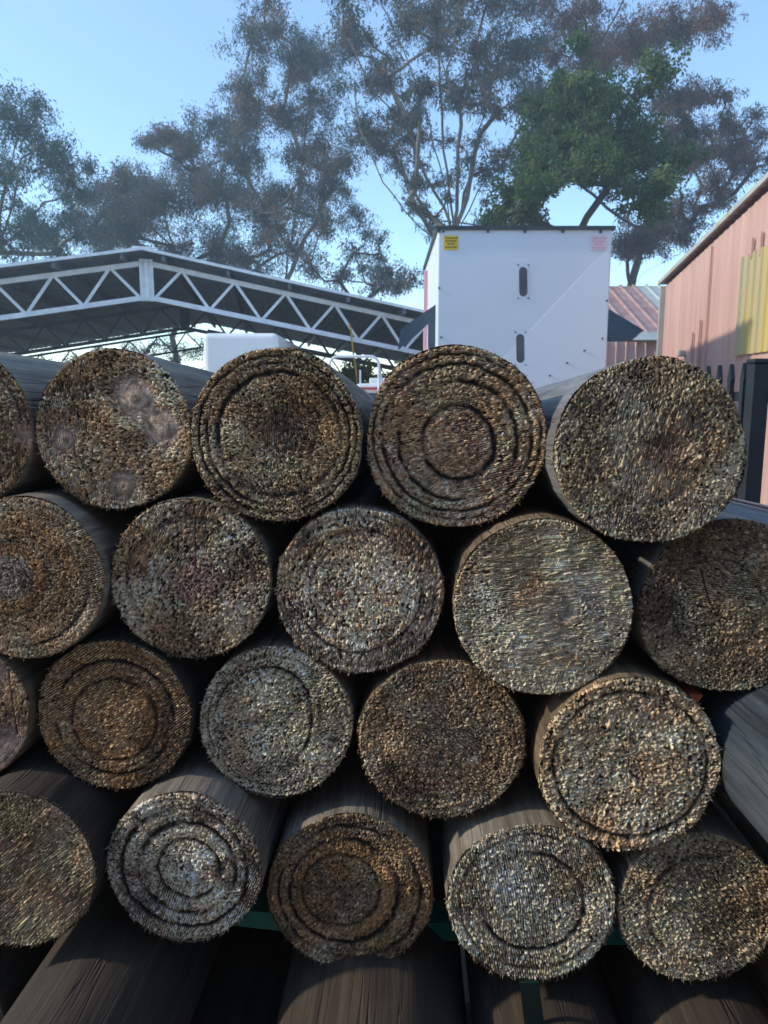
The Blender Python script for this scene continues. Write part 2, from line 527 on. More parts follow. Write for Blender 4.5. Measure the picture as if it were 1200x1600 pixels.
def bil(A, x, y):
    x = np.clip(x, 0, SM - 1.001); y = np.clip(y, 0, SM - 1.001)
    i = x.astype(int); j = y.astype(int); u = x - i; v = y - j
    if A.ndim == 3:
        u = u[..., None]; v = v[..., None]
    return A[i, j] * (1 - u) * (1 - v) + A[i + 1, j] * u * (1 - v) + A[i, j + 1] * (1 - u) * v + A[i + 1, j + 1] * u * v


def rim_radius(r, seed):
    g = np.random.default_rng(seed + 999)
    ks = [2, 3, 4, 5, 7, 11]
    am = [g.normal() * .016 / (k ** .7) for k in ks]
    ph = g.random(len(ks)) * 6.28
    jit_t = g.normal(0, 1, 720)

    def fn(th, fine=1.0):
        v = 1 + sum(a * np.cos(k * th + p) for a, k, p in zip(am, ks, ph))
        t = (np.asarray(th) % (2 * math.pi)) / (2 * math.pi) * 720
        i = t.astype(int) % 720; u = t - np.floor(t)
        j = jit_t[i] * (1 - u) + jit_t[(i + 1) % 720] * u
        return r * (v + fine * j * .0045)
    return fn


# axis of the stack
DAX = ray(645, 665); DAX = DAX / np.linalg.norm(DAX)
AX = np.array([1.0, 0, 0]); AX = AX - DAX * (AX @ DAX); AX /= np.linalg.norm(AX)
BX = np.cross(AX, DAX)
if BX[2] < 0: BX = -BX     # up
ROT = Matrix(((AX[0], BX[0], DAX[0]), (AX[1], BX[1], DAX[1]), (AX[2], BX[2], DAX[2]))).to_4x4()
# local frame: +x right, +y up, +z away along the post.


def post(loc, r, seed, side, label, spec=None, length=2.4, jitter=True):
    """one round timber post; loc = centre of its near end (world)"""
    rng = np.random.default_rng(seed)
    fn = rim_radius(r, seed)
    nseg = 180 if spec is not None else 64
    zs = [0.0, .004, .03, .1, .25, .5, .9, 1.4, 1.9, length] if spec is not None else [0, .01, .1, .4, .9, 1.5, length]
    th = np.linspace(0, 2 * math.pi, nseg, endpoint=False)
    vs = []; fs = []
    for k, z in enumerate(zs):
        tw = rng.normal(0, .0006, nseg)
        tw = (tw + np.roll(tw, 1) + np.roll(tw, 2)) / 2
        rad = fn(th, fine=max(0, 1 - z * 12) * .5) + (tw if z > .02 else 0)
        if k == 0: rad = rad * .9965
        for t, q in zip(th, rad):
            vs.append((q * math.cos(t), q * math.sin(t), z))
    for k in range(len(zs) - 1):
        for i in range(nseg):
            j = (i + 1) % nseg
            fs.append((k * nseg + i, k * nseg + j, (k + 1) * nseg + j, (k + 1) * nseg + i))
    fs.append(tuple((len(zs) - 1) * nseg + i for i in range(nseg)))
    if spec is None:
        fs.append(tuple(range(nseg))[::-1])
    me = bpy.data.meshes.new('timber_post')
    me.from_pydata(vs, [], fs)
    me.polygons.foreach_set('use_smooth', [len(f) == 4 for f in fs])
    me.materials.append(side)
    o = bpy.data.objects.new('timber_post', me)
    COL.objects.link(o)
    o.matrix_world = Matrix.Translation(Vector(loc)) @ ROT
    tag(o, label, 'timber post', 'round timber posts in the stack')
    if spec is None:
        return o
    H, C, ext = make_end(spec, r, seed)
    thg = np.arctan2(CY, CX); rg = np.hypot(CX, CY)
    R0 = fn(thg, fine=1.0) * .9985
    Rs = fn(thg, fine=0.0)
    k = smooth(rg, .93, 1.0)
    rad = rg * (Rs * (1 - k) + R0 * k)
    x = rad * np.cos(thg); y = rad * np.sin(thg)
    gi = (x + ext) / (2 * ext) * SM - .5; gj = (y + ext) / (2 * ext) * SM - .5
    h = bil(H, gi, gj); c = bil(C, gi, gj)
    z = -h + .001
    # outer skirt tucks back onto the side of the post
    edge = np.zeros_like(z, bool); edge[0, :] = edge[-1, :] = edge[:, 0] = edge[:, -1] = True
    z = np.where(edge, .0035, z)
    n = NG
    co_ = np.stack([x, y, z], -1).reshape(-1, 3)
    idx = np.arange(n * n).reshape(n, n)
    quads = np.stack([idx[:-1, :-1], idx[:-1, 1:], idx[1:, 1:], idx[1:, :-1]], -1).reshape(-1, 4)
    # splinters round the rim and a few loose fibres on the face
    sv = []; sf = []; sc_ = []
    base = n * n
    ns = spec.get('splinters', 150)
    for q in range(ns):
        if q < ns * .75:
            t = rng.random() * 2 * math.pi; ra = float(fn(np.array(t), 1.0)) * (1 - abs(rng.normal(0, .012)))
            out = rng.uniform(.1, .8)
        else:
            t = rng.random() * 2 * math.pi; ra = r * math.sqrt(rng.random()) * .95; out = rng.normal(0, .6)
        L = rng.uniform(.0025, .0065); w = rng.uniform(.0004, .0009)
        dirv = np.array([math.cos(t) * out + rng.normal(0, .35), math.sin(t) * out + rng.normal(0, .35) - .25, -rng.uniform(.4, 1.2)])
        dirv /= np.linalg.norm(dirv)
        ci = int(np.clip((ra * math.cos(t) + ext) / (2 * ext) * SM, 0, SM - 1)); cj = int(np.clip((ra * math.sin(t) + ext) / (2 * ext) * SM, 0, SM - 1))
        p0 = np.array([ra * math.cos(t), ra * math.sin(t), -H[ci, cj] * .5])
        s = np.cross(dirv, [0.3, .2, 1]); s /= np.linalg.norm(s); s2 = np.cross(dirv, s)
        b = base + len(sv)
        sv += [p0 + s * w, p0 - s * w * .5 + s2 * w, p0 - s * w * .5 - s2 * w, p0 + dirv * L]
        sf += [(b, b + 1, b + 3), (b + 1, b + 2, b + 3), (b + 2, b, b + 3)]
        cc = C[ci, cj] * .5 + np.array(TAN) * .6
        sc_ += [cc] * 4
    allv = np.concatenate([co_, np.array(sv)]) if sv else co_
    allc = np.concatenate([c.reshape(-1, 3), np.array(sc_)]) if sv else c.reshape(-1, 3)
    me = bpy.data.meshes.new('cut_end')
    me.vertices.add(len(allv)); me.vertices.foreach_set('co', allv.ravel())
    nq, ntri = len(quads), len(sf)
    me.loops.add(nq * 4 + ntri * 3)
    me.loops.foreach_set('vertex_index', np.concatenate([quads.ravel(), np.array(sf).ravel() if sf else np.array([], int)]))
    me.polygons.add(nq + ntri)
    me.polygons.foreach_set('loop_start', np.concatenate([np.arange(nq) * 4, nq * 4 + np.arange(ntri) * 3]))
    me.update(calc_edges=True)
    at_ = me.attributes.new('tuft', 'FLOAT_COLOR', 'POINT')
    at_.data.foreach_set('color', np.concatenate([allc, np.ones((len(allc), 1))], 1).ravel())
    me.materials.append(M['end'])
    e = bpy.data.objects.new('cut_end', me)
    COL.objects.link(e)
    e.parent = o
    return o


def crosspt(px, py, d, s=1.0):
    """point on the plane at depth d along the stack axis, seen at pixel (px,py)"""
    r_ = ray(px, py)
    return CAM + r_ * (d / (r_ @ DAX))


SPECS = [
 # name, px, py, d, r, side, label, spec
 ('A', -70, 666, .8673, .0947, 'side_grey', 'post cut off by left edge in top row, pale knot strip on dark end',
  dict(cols=[TAN, OLV, DBR, GREY], w=[3, 2, 2, 1], saw=88, saw_a=.8, pith=(.1, 0), rings=[(.5, .03, .6), (.85, .02, .5)], patches=[(.85, -.08, .32, (.55, .38, .25), .9)], smooth=[(.85, -.08, .2)], smooth_col=(.42, .27, .18))),
 ('B', 178, 672, .8708, .0944, 'side_grey', 'top row post with four smooth pinkish knots in its brown end',
  dict(cols=[TAN, WHT, OLV, DBR], w=[4, 1.5, 2, 2], saw=95, saw_a=.1, size=(.0011, .0019), rings=[(.86, .015, .3)], fine_a=.15, grain=80,
       smooth=[(.28, .38, .34), (-.62, -.12, .32), (.6, .02, .34), (.1, -.68, .26)], smooth_col=(.42, .31, .225),
       bumps=[(.28, .38, .2, .004), (-.62, -.12, .2, .004), (.6, .02, .2, .003), (.1, -.68, .18, .003)], patches=[(0, -.1, .5, TAN, .5), (.1, .45, .3, DBR, .5), (-.7, 0, .3, DBR, .4)])),
 ('C', 431, 681, .8573, .1002, 'side_grey', 'top row post with dark greyish ringed end and smoother grey heart',
  dict(cols=[OLV, GREY, TAN, DBR, GRN], w=[3, 2, 2, 3, 1.5], saw=86, saw_a=.2, saw_zone=(.1, 0, .5), rings=[(.42, .02, .55), (.72, .035, .95), (.83, .02, .9), (.91, .018, .9)], size=(.0010, .0018),
       patches=[(.35, .45, .35, ORG, .45), (.8, 0, .3, ORG, .4), (-.55, .1, .2, ORG, .35), (.05, .02, .38, (.27, .24, .18), .4)], smooth=[(.05, .02, .12)], smooth_col=(.24, .20, .15), pith=(.05, .02))),
 ('D', 712, 684, .8768, .1064, 'side_grey', 'top row post before the white box, tan end with many bold dark rings',
  dict(cols=[TAN, PNK, OLV, WHT, GRN], w=[5, 2, 2, 1, 1], saw=12, saw_a=.9, lean=90, rings=[(.38, .035, 1.0), (.64, .03, 1.0), (.80, .025, .95), (.90, .02, .8)], pith=(.03, -.06), size=(.0012, .0021), chunk=1.1,
       patches=[(.02, -.05, .2, (.30, .19, .13), .4), (-.1, .6, .3, GRN, .4), (0, -.85, .3, WHT, .4)], fine_a=.2, depth=1.1, gain=1.1)),
 ('E', 1015, 705, .8297, .1037, 'side_pale', 'largest top row post at right, grey green end with steep saw lines',
  dict(cols=[GREY, OLV, DBR, GRN, TAN], w=[3, 3, 2, 2, 1], saw=78, saw_a=.9, saw_zone=(.0, .0, .72), long=1.8, rings=[(.55, .04, .3)], fine_a=.12, size=(.0011, .0021), grain=0,
       patches=[(.1, .1, .35, RED, .45), (.85, -.5, .4, WHT, .4), (-.2, -.85, .4, WHT, .35), (-.3, .25, .4, WHT, .3)], gain=.8, chunk=1.05)),
 ('F', 37, 904, .8413, .0968, 'side_grey', 'second row leftmost post with smoother end of orange rings and pale heart',
  dict(cols=[OLV, TAN, GREY, ORG, DBR], w=[3, 2, 1.5, 1.5, 2], saw=20, saw_a=.1, rings=[(.45, .03, .8), (.66, .02, .3), (.84, .018, .9)], pith=(-.15, 0), size=(.0009, .0016), depth=.7, splinters=60,
       bands=[(.3, .42, ORG, .7), (.55, .75, ORG, .35), (.86, .97, GREY, .5)], patches=[(-.15, .05, .3, (.36, .30, .22), .7)])),
 ('G', 298, 905, .8575, .0963, 'side_grey', 'second row post with chunky grey end and thin vertical crack above its centre',
  dict(cols=[GREY, OLV, TAN, WHT, DBR], w=[3, 2, 2, 1.2, 2], saw=60, saw_a=.15, rings=[(.78, .025, .5)], size=(.0013, .0024), grain=20, pith=(.05, -.1),
       patches=[(-.72, .42, .35, ORG, .6), (-.35, -.7, .3, ORG, .45), (-.1, -.5, .3, (.22, .18, .1), .5), (.07, -.02, .13, PNK, .8), (.7, -.1, .3, RED, .3)],
       cracks=[(.07, .9, .05, .12, .010)])),
 ('H', 561, 924, .8613, .0998, 'side_grey', 'second row post with chunky whitish heart inside finely sawn dark border',
  dict(cols=[WHT, GREY, TAN, RED, DBR], w=[2.5, 2, 2, 1, 2], saw=83, saw_a=.2, saw_zone=(0, 0, -.66), rings=[(.60, .03, .45), (.74, .02, .8), (.9, .02, .4)], size=(.0013, .0023), grain=10, sub=(.09, .045, .03),
       bands=[(.74, .98, (.26, .22, .16), .6)], patches=[(0, 0, .3, PNK, .3)], chunk=1.08)),
 ('I', 848, 950, .8382, .1029, 'side_tan', 'second row pale grey green post with long level saw lines across its end',
  dict(cols=[GREY, GRN, TAN, WHT, OLV], w=[3, 3, 2, 1.5, 1.5], saw=7, saw_a=1.0, saw_zone=(.1, .1, 1.2), rings=[(.85, .03, .2)], fine_a=.1, size=(.0011, .0024), saw_p=.0025, kerf=1.3, depth=.8, long=2.4,
       patches=[(.5, .1, .32, (.42, .36, .28), .7), (.2, -.1, .3, PNK, .25), (-.5, -.4, .5, WHT, .3), (-.3, .7, .4, OLV, .4)], smooth=[(.3, .0, .14)], smooth_col=(.42, .37, .27), splinters=50)),
 ('J', 1139, 948, .8503, .1026, 'side_pale', 'second row rightmost post with dark olive end and bent crack near its heart',
  dict(cols=[OLV, DBR, TAN, GRN, WHT], w=[4, 4, 1.5, 1.5, .4], saw=-12, saw_a=.35, rings=[(.55, .03, .35)], fine_a=.15, size=(.0010, .0019), pith=(-.2, .02), gain=.78, depth=.85,
       patches=[(-.2, -.02, .2, RED, .6), (.5, .45, .3, ORG, .3), (-.6, .65, .2, ORG, .3), (-.3, -.5, .15, WHT, .4)], cracks=[(-.32, .45, -.2, .05, .012)])),
 ('K', -67, 1112, .8398, .0892, 'side_tan', 'cut off third row post at left with smooth cracked end',
  dict(cols=[OLV, TAN, DBR], w=[2, 2, 2], saw=80, saw_a=.5, rings=[(.7, .02, .5)], smooth=[(.7, -.6, .6), (.4, .5, .5)], smooth_col=(.30, .21, .16), depth=.7, splinters=40,
       cracks=[(.75, .6, .8, -.3, .014), (.55, .7, .6, -.2, .01)], patches=[(.75, .1, .3, ORG, .4)])),
 ('L', 178, 1118, .852, .0936, 'side_shade_dark', 'third row post with orange brown end and slanting saw lines',
  dict(cols=[ORG, TAN, OLV, DBR, (.46, .32, .16)], w=[3, 4, 1.5, 2, 1.5], saw=33, saw_a=.9, rings=[(.55, .03, .7), (.76, .025, .95), (.88, .015, .4)], size=(.0009, .0016), pith=(0, -.05), sub=(.08, .045, .02), gain=1.1,
       bands=[(.42, .56, ORG, .8), (.2, .4, (.34, .22, .11), .4)])),
 ('M', 431, 1129, .8672, .0949, 'side_grey', 'third row grey white post with small reddish heart left of centre',
  dict(cols=[WHT, GREY, GRN, TAN, DBR], w=[3, 3, 2, 1, 1.3], saw=-40, saw_a=.2, rings=[(.74, .022, .8), (.86, .02, .5)], size=(.0011, .0019), pith=(-.3, -.02), ell=(1.06, 40),
       patches=[(-.3, -.02, .2, (.22, .14, .12), .9), (.75, .2, .35, OLV, .45), (.3, -.1, .3, GRN, .35)], smooth=[(-.3, -.02, .13)], smooth_col=(.24, .17, .15), gain=1.02)),
 ('N', 690, 1156, .8607, .1001, 'side_tan', 'third row dull brown post with scattered pale chips right of centre',
  dict(cols=[OLV, TAN, GREY, DBR, RED], w=[4, 2, 2, 3, .8], saw=-28, saw_a=.35, rings=[(.72, .03, .35), (.88, .015, .4)], fine_a=.25, size=(.0010, .0018), depth=.85,
       patches=[(-.2, .3, .25, GREY, .5), (.1, -.2, .45, (.24, .20, .14), .4), (.35, -.3, .12, WHT, .7), (-.5, -.5, .3, DBR, .4)], gain=.9)),
 ('O', 983, 1195, .8262, .1035, 'side_tan', 'third row largest post with coarse tan chips and tiny radial cracks at its heart',
  dict(cols=[TAN, GREY, WHT, OLV, (.42, .33, .2)], w=[4, 2.5, 1.5, 1.5, 2], saw=10, saw_a=.15, rings=[(.84, .025, .8)], fine_a=.2, size=(.0014, .0025), grain=45, chunk=1.1, pith=(.0, .1), depth=1.1,
       patches=[(0, .12, .14, (.25, .17, .14), .8), (-.35, -.62, .35, ORG, .4), (-.9, .1, .3, DBR, .5)], cracks=[(-.1, .2, .0, .12, .006), (.1, .2, .0, .12, .006), (-.13, .1, 0, .12, .006), (.13, .05, 0, .12, .006), (0, -.02, 0, .12, .006)])),
 ('P', 22, 1359, .7903, .0954, 'side_shade_dark', 'bottom row leftmost post with coarse slanting sawn lines and orange fleck',
  dict(cols=[TAN, OLV, GRN, DBR, PNK], w=[3, 3, 2, 2, 1.5], saw=43, saw_a=1.0, saw_zone=(.2, -.2, .9), size=(.0010, .0024), fine_a=.1, saw_p=.0030, kerf=2.1, depth=.7, long=2.6,
       patches=[(.12, .32, .1, (.5, .28, .12), .9), (-.1, .1, .4, (.34, .28, .17), .6), (-.1, .25, .2, GREY, .5), (0, .7, .5, (.26, .26, .10), .6), (.2, -.8, .3, GRN, .5)])),
 ('Q', 288, 1355, .816, .0931, 'side_grey', 'bottom row post with salt and pepper end and three neat black rings',
  dict(cols=[WHT, (.62, .57, .46), GREY, TAN, DBR], w=[4, 2, 2, 1, 2.4], saw=70, saw_a=.1, rings=[(.40, .03, .8), (.62, .04, 1.0), (.80, .03, 1.0)], pith=(.08, .0), size=(.00095, .0017), sub=(.03, .028, .025), fine_a=.25,
       patches=[(.08, .02, .09, (.26, .23, .21), .9), (.3, -.5, .3, TAN, .4), (-.1, .4, .2, TAN, .3), (-.35, .2, .3, DBR, .35)], smooth=[(.08, .02, .1)], smooth_col=(.28, .25, .24), gain=1.1, chunk=1.0)),
 ('R', 547, 1394, .8555, .1025, 'side_grey', 'bottom row brown post with orange streaks and small pale heart spot',
  dict(cols=[OLV, TAN, ORG, DBR, GREY], w=[3, 2.5, 2, 3.5, 1], saw=48, saw_a=.6, rings=[(.48, .03, .6), (.68, .035, .9), (.85, .025, .8)], pith=(-.12, .02), size=(.0010, .0018), sub=(.05, .035, .02),
       bands=[(.5, .64, ORG, .7), (.7, .8, (.42, .26, .1), .5)], patches=[(-.12, .02, .08, (.6, .52, .48), 1.0), (0, .5, .25, ORG, .5), (-.1, .1, .3, OLV, .5)], smooth=[(-.12, .02, .08)], smooth_col=(.55, .46, .42), gain=.95)),
 ('S', 830, 1411, .8293, .0993, 'side_grey', 'bottom row pale post with upright saw rows and fringe of splinters below',
  dict(cols=[WHT, GREY, TAN, GRN, DBR], w=[3, 3, 2, 1.5, 1.5], saw=100, saw_a=.85, rings=[(.62, .03, .95), (.86, .02, .6)], pith=(.02, .02), size=(.0011, .0020), sub=(.05, .045, .04), saw_p=.0027,
       bands=[(.9, 1.0, WHT, .5)], patches=[(.1, -.1, .4, (.42, .36, .24), .5), (.1, -.15, .15, RED, .4)], splinters=320, gain=1.08)),
 ('T', 1090, 1418, .8307, .0935, 'side_grey', 'bottom row rightmost post with greenish grey end and raised curved chips',
  dict(cols=[GREY, GRN, OLV, TAN, DBR], w=[3, 3, 2.5, 2, 1.5], saw=-35, saw_a=.2, rings=[(.70, .03, .5)], pith=(.1, -.05), size=(.0011, .0021), depth=.9,
       patches=[(-.1, .7, .55, (.20, .15, .09), .6), (.8, .3, .35, ORG, .4), (.1, -.1, .4, GRN, .5), (-.2, .2, .2, WHT, .3)], splinters=220)),
]
for i, (nm, px, py, d, r, side, label, spec) in enumerate(SPECS):
    post(crosspt(px, py, d), r, 100 + i, M[side], label, spec)

U = .85 / F_PX


def cross_at(a, b, d):
    """a,b in d0 pixels from the axis vanishing point, d distance of the near end"""
    return CAM + AX * a * U * 1.0 - BX * b * U + DAX * d


NB = 'round timber posts in the stack'
plain = [
 (-515, 992, 140, .55, 'side_shade_dark', 'brown weathered post lying under the stack at lower left, jutting forward'),
 (-70, 1060, 165, .58, 'side_shade_dark', 'thick dark post lying under the middle of the stack, jutting forward'),
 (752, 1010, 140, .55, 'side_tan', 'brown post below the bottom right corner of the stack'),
 (602, 519, 118, .50, 'side_shade_slate', 'blue grey post jutting forward past the right edge beside third row'),
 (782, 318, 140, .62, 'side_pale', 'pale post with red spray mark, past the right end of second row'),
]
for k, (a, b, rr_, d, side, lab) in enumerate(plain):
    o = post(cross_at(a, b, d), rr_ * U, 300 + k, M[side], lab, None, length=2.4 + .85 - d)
    if k == 4:
        fnr = rim_radius(rr_ * U, 300 + k)
        for t0_, t1_, z0_, z1_ in ((93, 98, .3, 1.3), (104, 105.5, .35, .8)):
            m = MB(); vs = []
            zz_ = np.linspace(z0_, z1_, 12); tt_ = np.radians(np.linspace(t0_, t1_, 5))
            for z in zz_:
                for t in tt_:
                    q = float(fnr(np.array(t), 0)) + .003
                    vs.append((q * math.cos(t), q * math.sin(t), z))
            m.add(vs, [(a_ * 5 + b_, a_ * 5 + b_ + 1, (a_ + 1) * 5 + b_ + 1, (a_ + 1) * 5 + b_) for a_ in range(11) for b_ in range(4)])
            sp_ = m.build('spray_mark', M['spray']); sp_.parent = o
# posts beyond the frame that carry and flank the stack
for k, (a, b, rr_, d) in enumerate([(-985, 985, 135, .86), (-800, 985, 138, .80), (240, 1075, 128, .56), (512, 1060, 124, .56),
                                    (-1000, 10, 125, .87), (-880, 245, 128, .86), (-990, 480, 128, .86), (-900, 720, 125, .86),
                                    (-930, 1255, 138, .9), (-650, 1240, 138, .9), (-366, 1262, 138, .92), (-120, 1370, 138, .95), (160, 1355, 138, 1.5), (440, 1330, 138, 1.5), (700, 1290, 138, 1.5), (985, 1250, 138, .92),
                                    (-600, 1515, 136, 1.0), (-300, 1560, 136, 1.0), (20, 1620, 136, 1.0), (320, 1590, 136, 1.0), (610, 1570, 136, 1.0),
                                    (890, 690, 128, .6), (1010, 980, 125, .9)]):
    post(cross_at(a, b, d), rr_ * U, 400 + k, M['side_shade_dark'], 'dark post deep in the shade beneath and beside the stack', None, length=2.3)
tb = MB()
b0 = cross_at(150, 1760, 1.5)
o_ = MB(); o_.box((b0[0], b0[1], b0[2] / 2 + .02), (2.2, .16, b0[2] - .12)); o_.build('timber_bearer', M['timber'])
tag(bpy.data.objects['timber_bearer'], 'thick timber bearer on the ground carrying the post stack', 'bearer')
b1 = cross_at(150, 1760, 2.7)
o_ = MB(); o_.box((b1[0], b1[1], b1[2] / 2 + .02), (2.2, .16, max(.1, b1[2] - .12)))
o2 = o_.build('timber_bearer', M['timber']); tag(o2, 'rear timber bearer on the ground carrying the far end of the stack', 'bearer')

# red spray mark on pale post (painted on)
# green bearer strip between the layers
gm = MB()
pts = [(-260, 1378), (-60, 1388), (140, 1397), (290, 1412), (400, 1424), (547, 1440), (690, 1443), (830, 1448), (960, 1450), (1090, 1450), (1300, 1452)]
tops = [crosspt(x, y, .95) for x, y in pts]
bots = [crosspt(x, y + 27, .95) for x, y in pts]
n = len(pts)
vs = [tuple(p) for p in tops] + [tuple(p) for p in bots] + [tuple(p + DAX * .05) for p in tops] + [tuple(p + DAX * .05) for p in bots]
fs = []
for i in range(n - 1):
    fs += [(i, i + 1, n + i + 1, n + i), (2 * n + i, 3 * n + i, 3 * n + i + 1, 2 * n + i + 1), (i, 2 * n + i, 2 * n + i + 1, i + 1), (n + i, n + i + 1, 3 * n + i + 1, 3 * n + i)]
fs += [(0, n, 3 * n, 2 * n), (n - 1, 3 * n - 1, 4 * n - 1, 2 * n - 1)]
gm.add(vs, fs)
g = gm.build('green_bearer', M['green'], bevel=.001)
tag(g, 'thin green painted strip running crosswise beneath the bottom row of posts', 'bearer')
gm = MB()
p0 = [crosspt(x, y, .80) for x, y in ((812, 1536), (842, 1536), (856, 1640), (824, 1640))]
gm.prism(p0, DAX * .004)
g = gm.build('hanging_strap', M['green_d'])
tag(g, 'dark green strap end hanging below the pale bottom row post', 'strap')
gm = MB()
p0 = [crosspt(x, y, .86) for x, y in ((1077, 1084), (1099, 1086), (1090, 1099), (1080, 1094))]
gm.prism(p0, DAX * .05)
g = gm.build('orange_wedge', M['orange'])
tag(g, 'small orange red wedge pinched between two posts at the right', 'wedge')

# ------------------------------------------------------------------ ground
gm = MB()
gm.add([(-400, -60, 0), (400, -60, 0), (400, 900, 0), (-400, 900, 0)], [(0, 1, 2, 3)])
g = gm.build('ground', M['ground']); tag(g, kind='structure', label='gravel yard surface around the stack')

# ------------------------------------------------------------------ carport
th = R(15.8)
TD = np.array([math.cos(th), math.sin(th), 0]); TN = np.array([-math.sin(th), math.cos(th), 0])
RD = np.array([-.155, .988, 0]); RD /= np.linalg.norm(RD)
A0 = at(228, 411, 14.0)
pr = on_plane(645, 502, A0, TN)
SL = (A0[2] - pr[2]) / ((pr - A0) @ TD)
carport = empty('carport', (A0[0], A0[1], 0), 'open sided carport with grey sheet roof on white steel lattice trusses', 'carport')


def truss(org, mat, name, post_=True, half=8.2, dep=.60, w=.085):
    m = MB()
    def pt(u, low=0.0):
        return np.array([org[0] + TD[0] * u, org[1] + TD[1] * u, org[2] - SL * abs(u) - low])
    for s in (-1, 1):
        m.bar(pt(.12 * s), pt(half * s), w, w)
        m.bar(pt(.12 * s, dep), pt(half * s, dep), w, w)
        u = .12
        k = 0
        nodes = [(.12, dep), (.62, 0)]
        while nodes[-1][0] < half - .5:
            nodes.append((nodes[-1][0] + .475, dep if nodes[-1][1] == 0 else 0))
        for (u0, l0), (u1, l1) in zip(nodes[:-1], nodes[1:]):
            m.bar(pt(u0 * s, l0), pt(u1 * s, l1), w * .6, w * .6)
    t_ = m.build(name, mat, carport)
    if post_:
        m = MB()
        m.bar(pt(0, -.06) - np.array([0, 0, 0]), pt(0, dep + .07), .24, .13, up=(TN[0], TN[1], 0))
        k_ = m.build('apex_plate', mat, carport)
        m = MB(); m.bar(pt(0, -.05) - TN * .085, pt(0, dep + .06) - TN * .085, .06, .05, up=(TN[0], TN[1], 0))
        m.build('apex_bolt_strip', mat, carport)
    for s in (-1, 1):
        p = pt(half * s - .1, dep)
        m = MB(); m.box((p[0], p[1], p[2] / 2), (.15, .15, p[2]), th)
        m.build('column', mat, carport)


truss(A0, M['galv'], 'front_truss')
A1 = A0 + RD * 6.5
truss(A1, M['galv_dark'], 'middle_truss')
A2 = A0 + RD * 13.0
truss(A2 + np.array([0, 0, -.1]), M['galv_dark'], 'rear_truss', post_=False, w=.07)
# roof sheets (corrugated) with thickness and overhang
for s, nm in ((-1, 'roof_sheet'), (1, 'roof_sheet')):
    m = MB()
    n = 110
    rise = .17
    vs = []
    for face in (0, 1):
        for e in (-.4, 13.6):
            for i in range(n + 1):
                u = 8.6 * i / n
                o_ = A0 + RD * e + TD * u * s
                z = A0[2] + rise - SL * u + (.014 if i % 2 else 0) + (.012 if face else 0)
                vs.append((o_[0], o_[1], z))
    q = n + 1
    fs = []
    for i in range(n):
        fs += [(i, i + 1, q + i + 1, q + i), (2 * q + i, 3 * q + i, 3 * q + i + 1, 2 * q + i + 1), (i, 2 * q + i, 2 * q + i + 1, i + 1), (q + i, q + i + 1, 3 * q + i + 1, 3 * q + i)]
    fs += [(0, q, 3 * q, 2 * q), (n, 2 * q + n, 3 * q + n, q + n)]
    m.add(vs, fs)
    m.build(nm, M['roof_under'], carport)
    # barge capping along the front edge
    m = MB()
    e0 = A0 - RD * .41; e1 = A0 - RD * .41 + TD * 8.6 * s
    m.bar(e0 + np.array([0, 0, rise + .01]), e1 + np.array([0, 0, rise + .01 - SL * 8.6]), .03, .05)
    m.build('barge_capping', M['galv'], carport)
    for k in range(8):
        u = .35 + k * 1.12
        a = A0 + RD * -.36 + TD * u * s + np.array([0, 0, .12 - SL * u]); b = a + RD * 13.8
        m = MB(); m.bar(a, b, .06, .13)
        m.build('purlin', M['galv_dark'], carport)
m = MB(); m.bar(A0 - RD * .4 + np.array([0, 0, rise + .03]), A0 + RD * 13.6 + np.array([0, 0, rise + .03]), .34, .03)
m.build('ridge_capping', M['galv'], carport)

# orange rope hanging from the front truss
rp = [on_plane(x, y, A0 - TN * .1, TN) for x, y in ((546, 505), (549, 518), (550, 535), (552, 552), (556, 575), (558, 600))]
m = MB(); m.tube(rp, .018, 6); g = m.build('hanging_rope', M['strapo'], smooth=True)
tag(g, 'orange rope hanging from the white carport truss', 'rope')

# ------------------------------------------------------------------ white van body behind (box truck)
def wheel(parent, c, r=.42, w=.26):
    m = MB(); m.tube([(c[0] - w / 2, c[1], c[2]), (c[0] + w / 2, c[1], c[2])], r, 24); t = m.build('wheel', M['rubber'], parent, bevel=.03)
    m = MB(); m.tube([(c[0] - w / 2 - .01, c[1], c[2]), (c[0] + w / 2 + .01, c[1], c[2])], r * .55, 16); m.build('rim', M['galv'], t)


Yv = 13.0
v0 = at(316, 520, Yv); v1 = at(434, 523, Yv)
van = empty('box_truck', ((v0[0] + v1[0]) / 2, Yv + 2, 0), 'white round cornered box truck parked under the carport', 'truck')
m = MB(); m.box(((v0[0] + v1[0]) / 2, Yv + 1.9, (v0[2] + .55) / 2), (v1[0] - v0[0], 3.8, v0[2] - .55))
m.build('cargo_box', M['white_paint'], van, bevel=.09, segs=4)
m = MB(); m.box(((v0[0] + v1[0]) / 2, Yv + 4.75, 1.15), (v1[0] - v0[0] - .1, 1.7, 1.5)); m.build('cab', M['white_paint'], van, bevel=.15, segs=4)
m = MB(); m.box(((v0[0] + v1[0]) / 2, Yv + 5.55, 1.5), (v1[0] - v0[0] - .3, .2, .55)); m.build('windscreen', M['glass'], van, bevel=.03)
for xx in (v0[0] + .2, v1[0] - .2):
    for yy in (Yv + .9, Yv + 4.7):
        wheel(van, (xx, yy, .42))

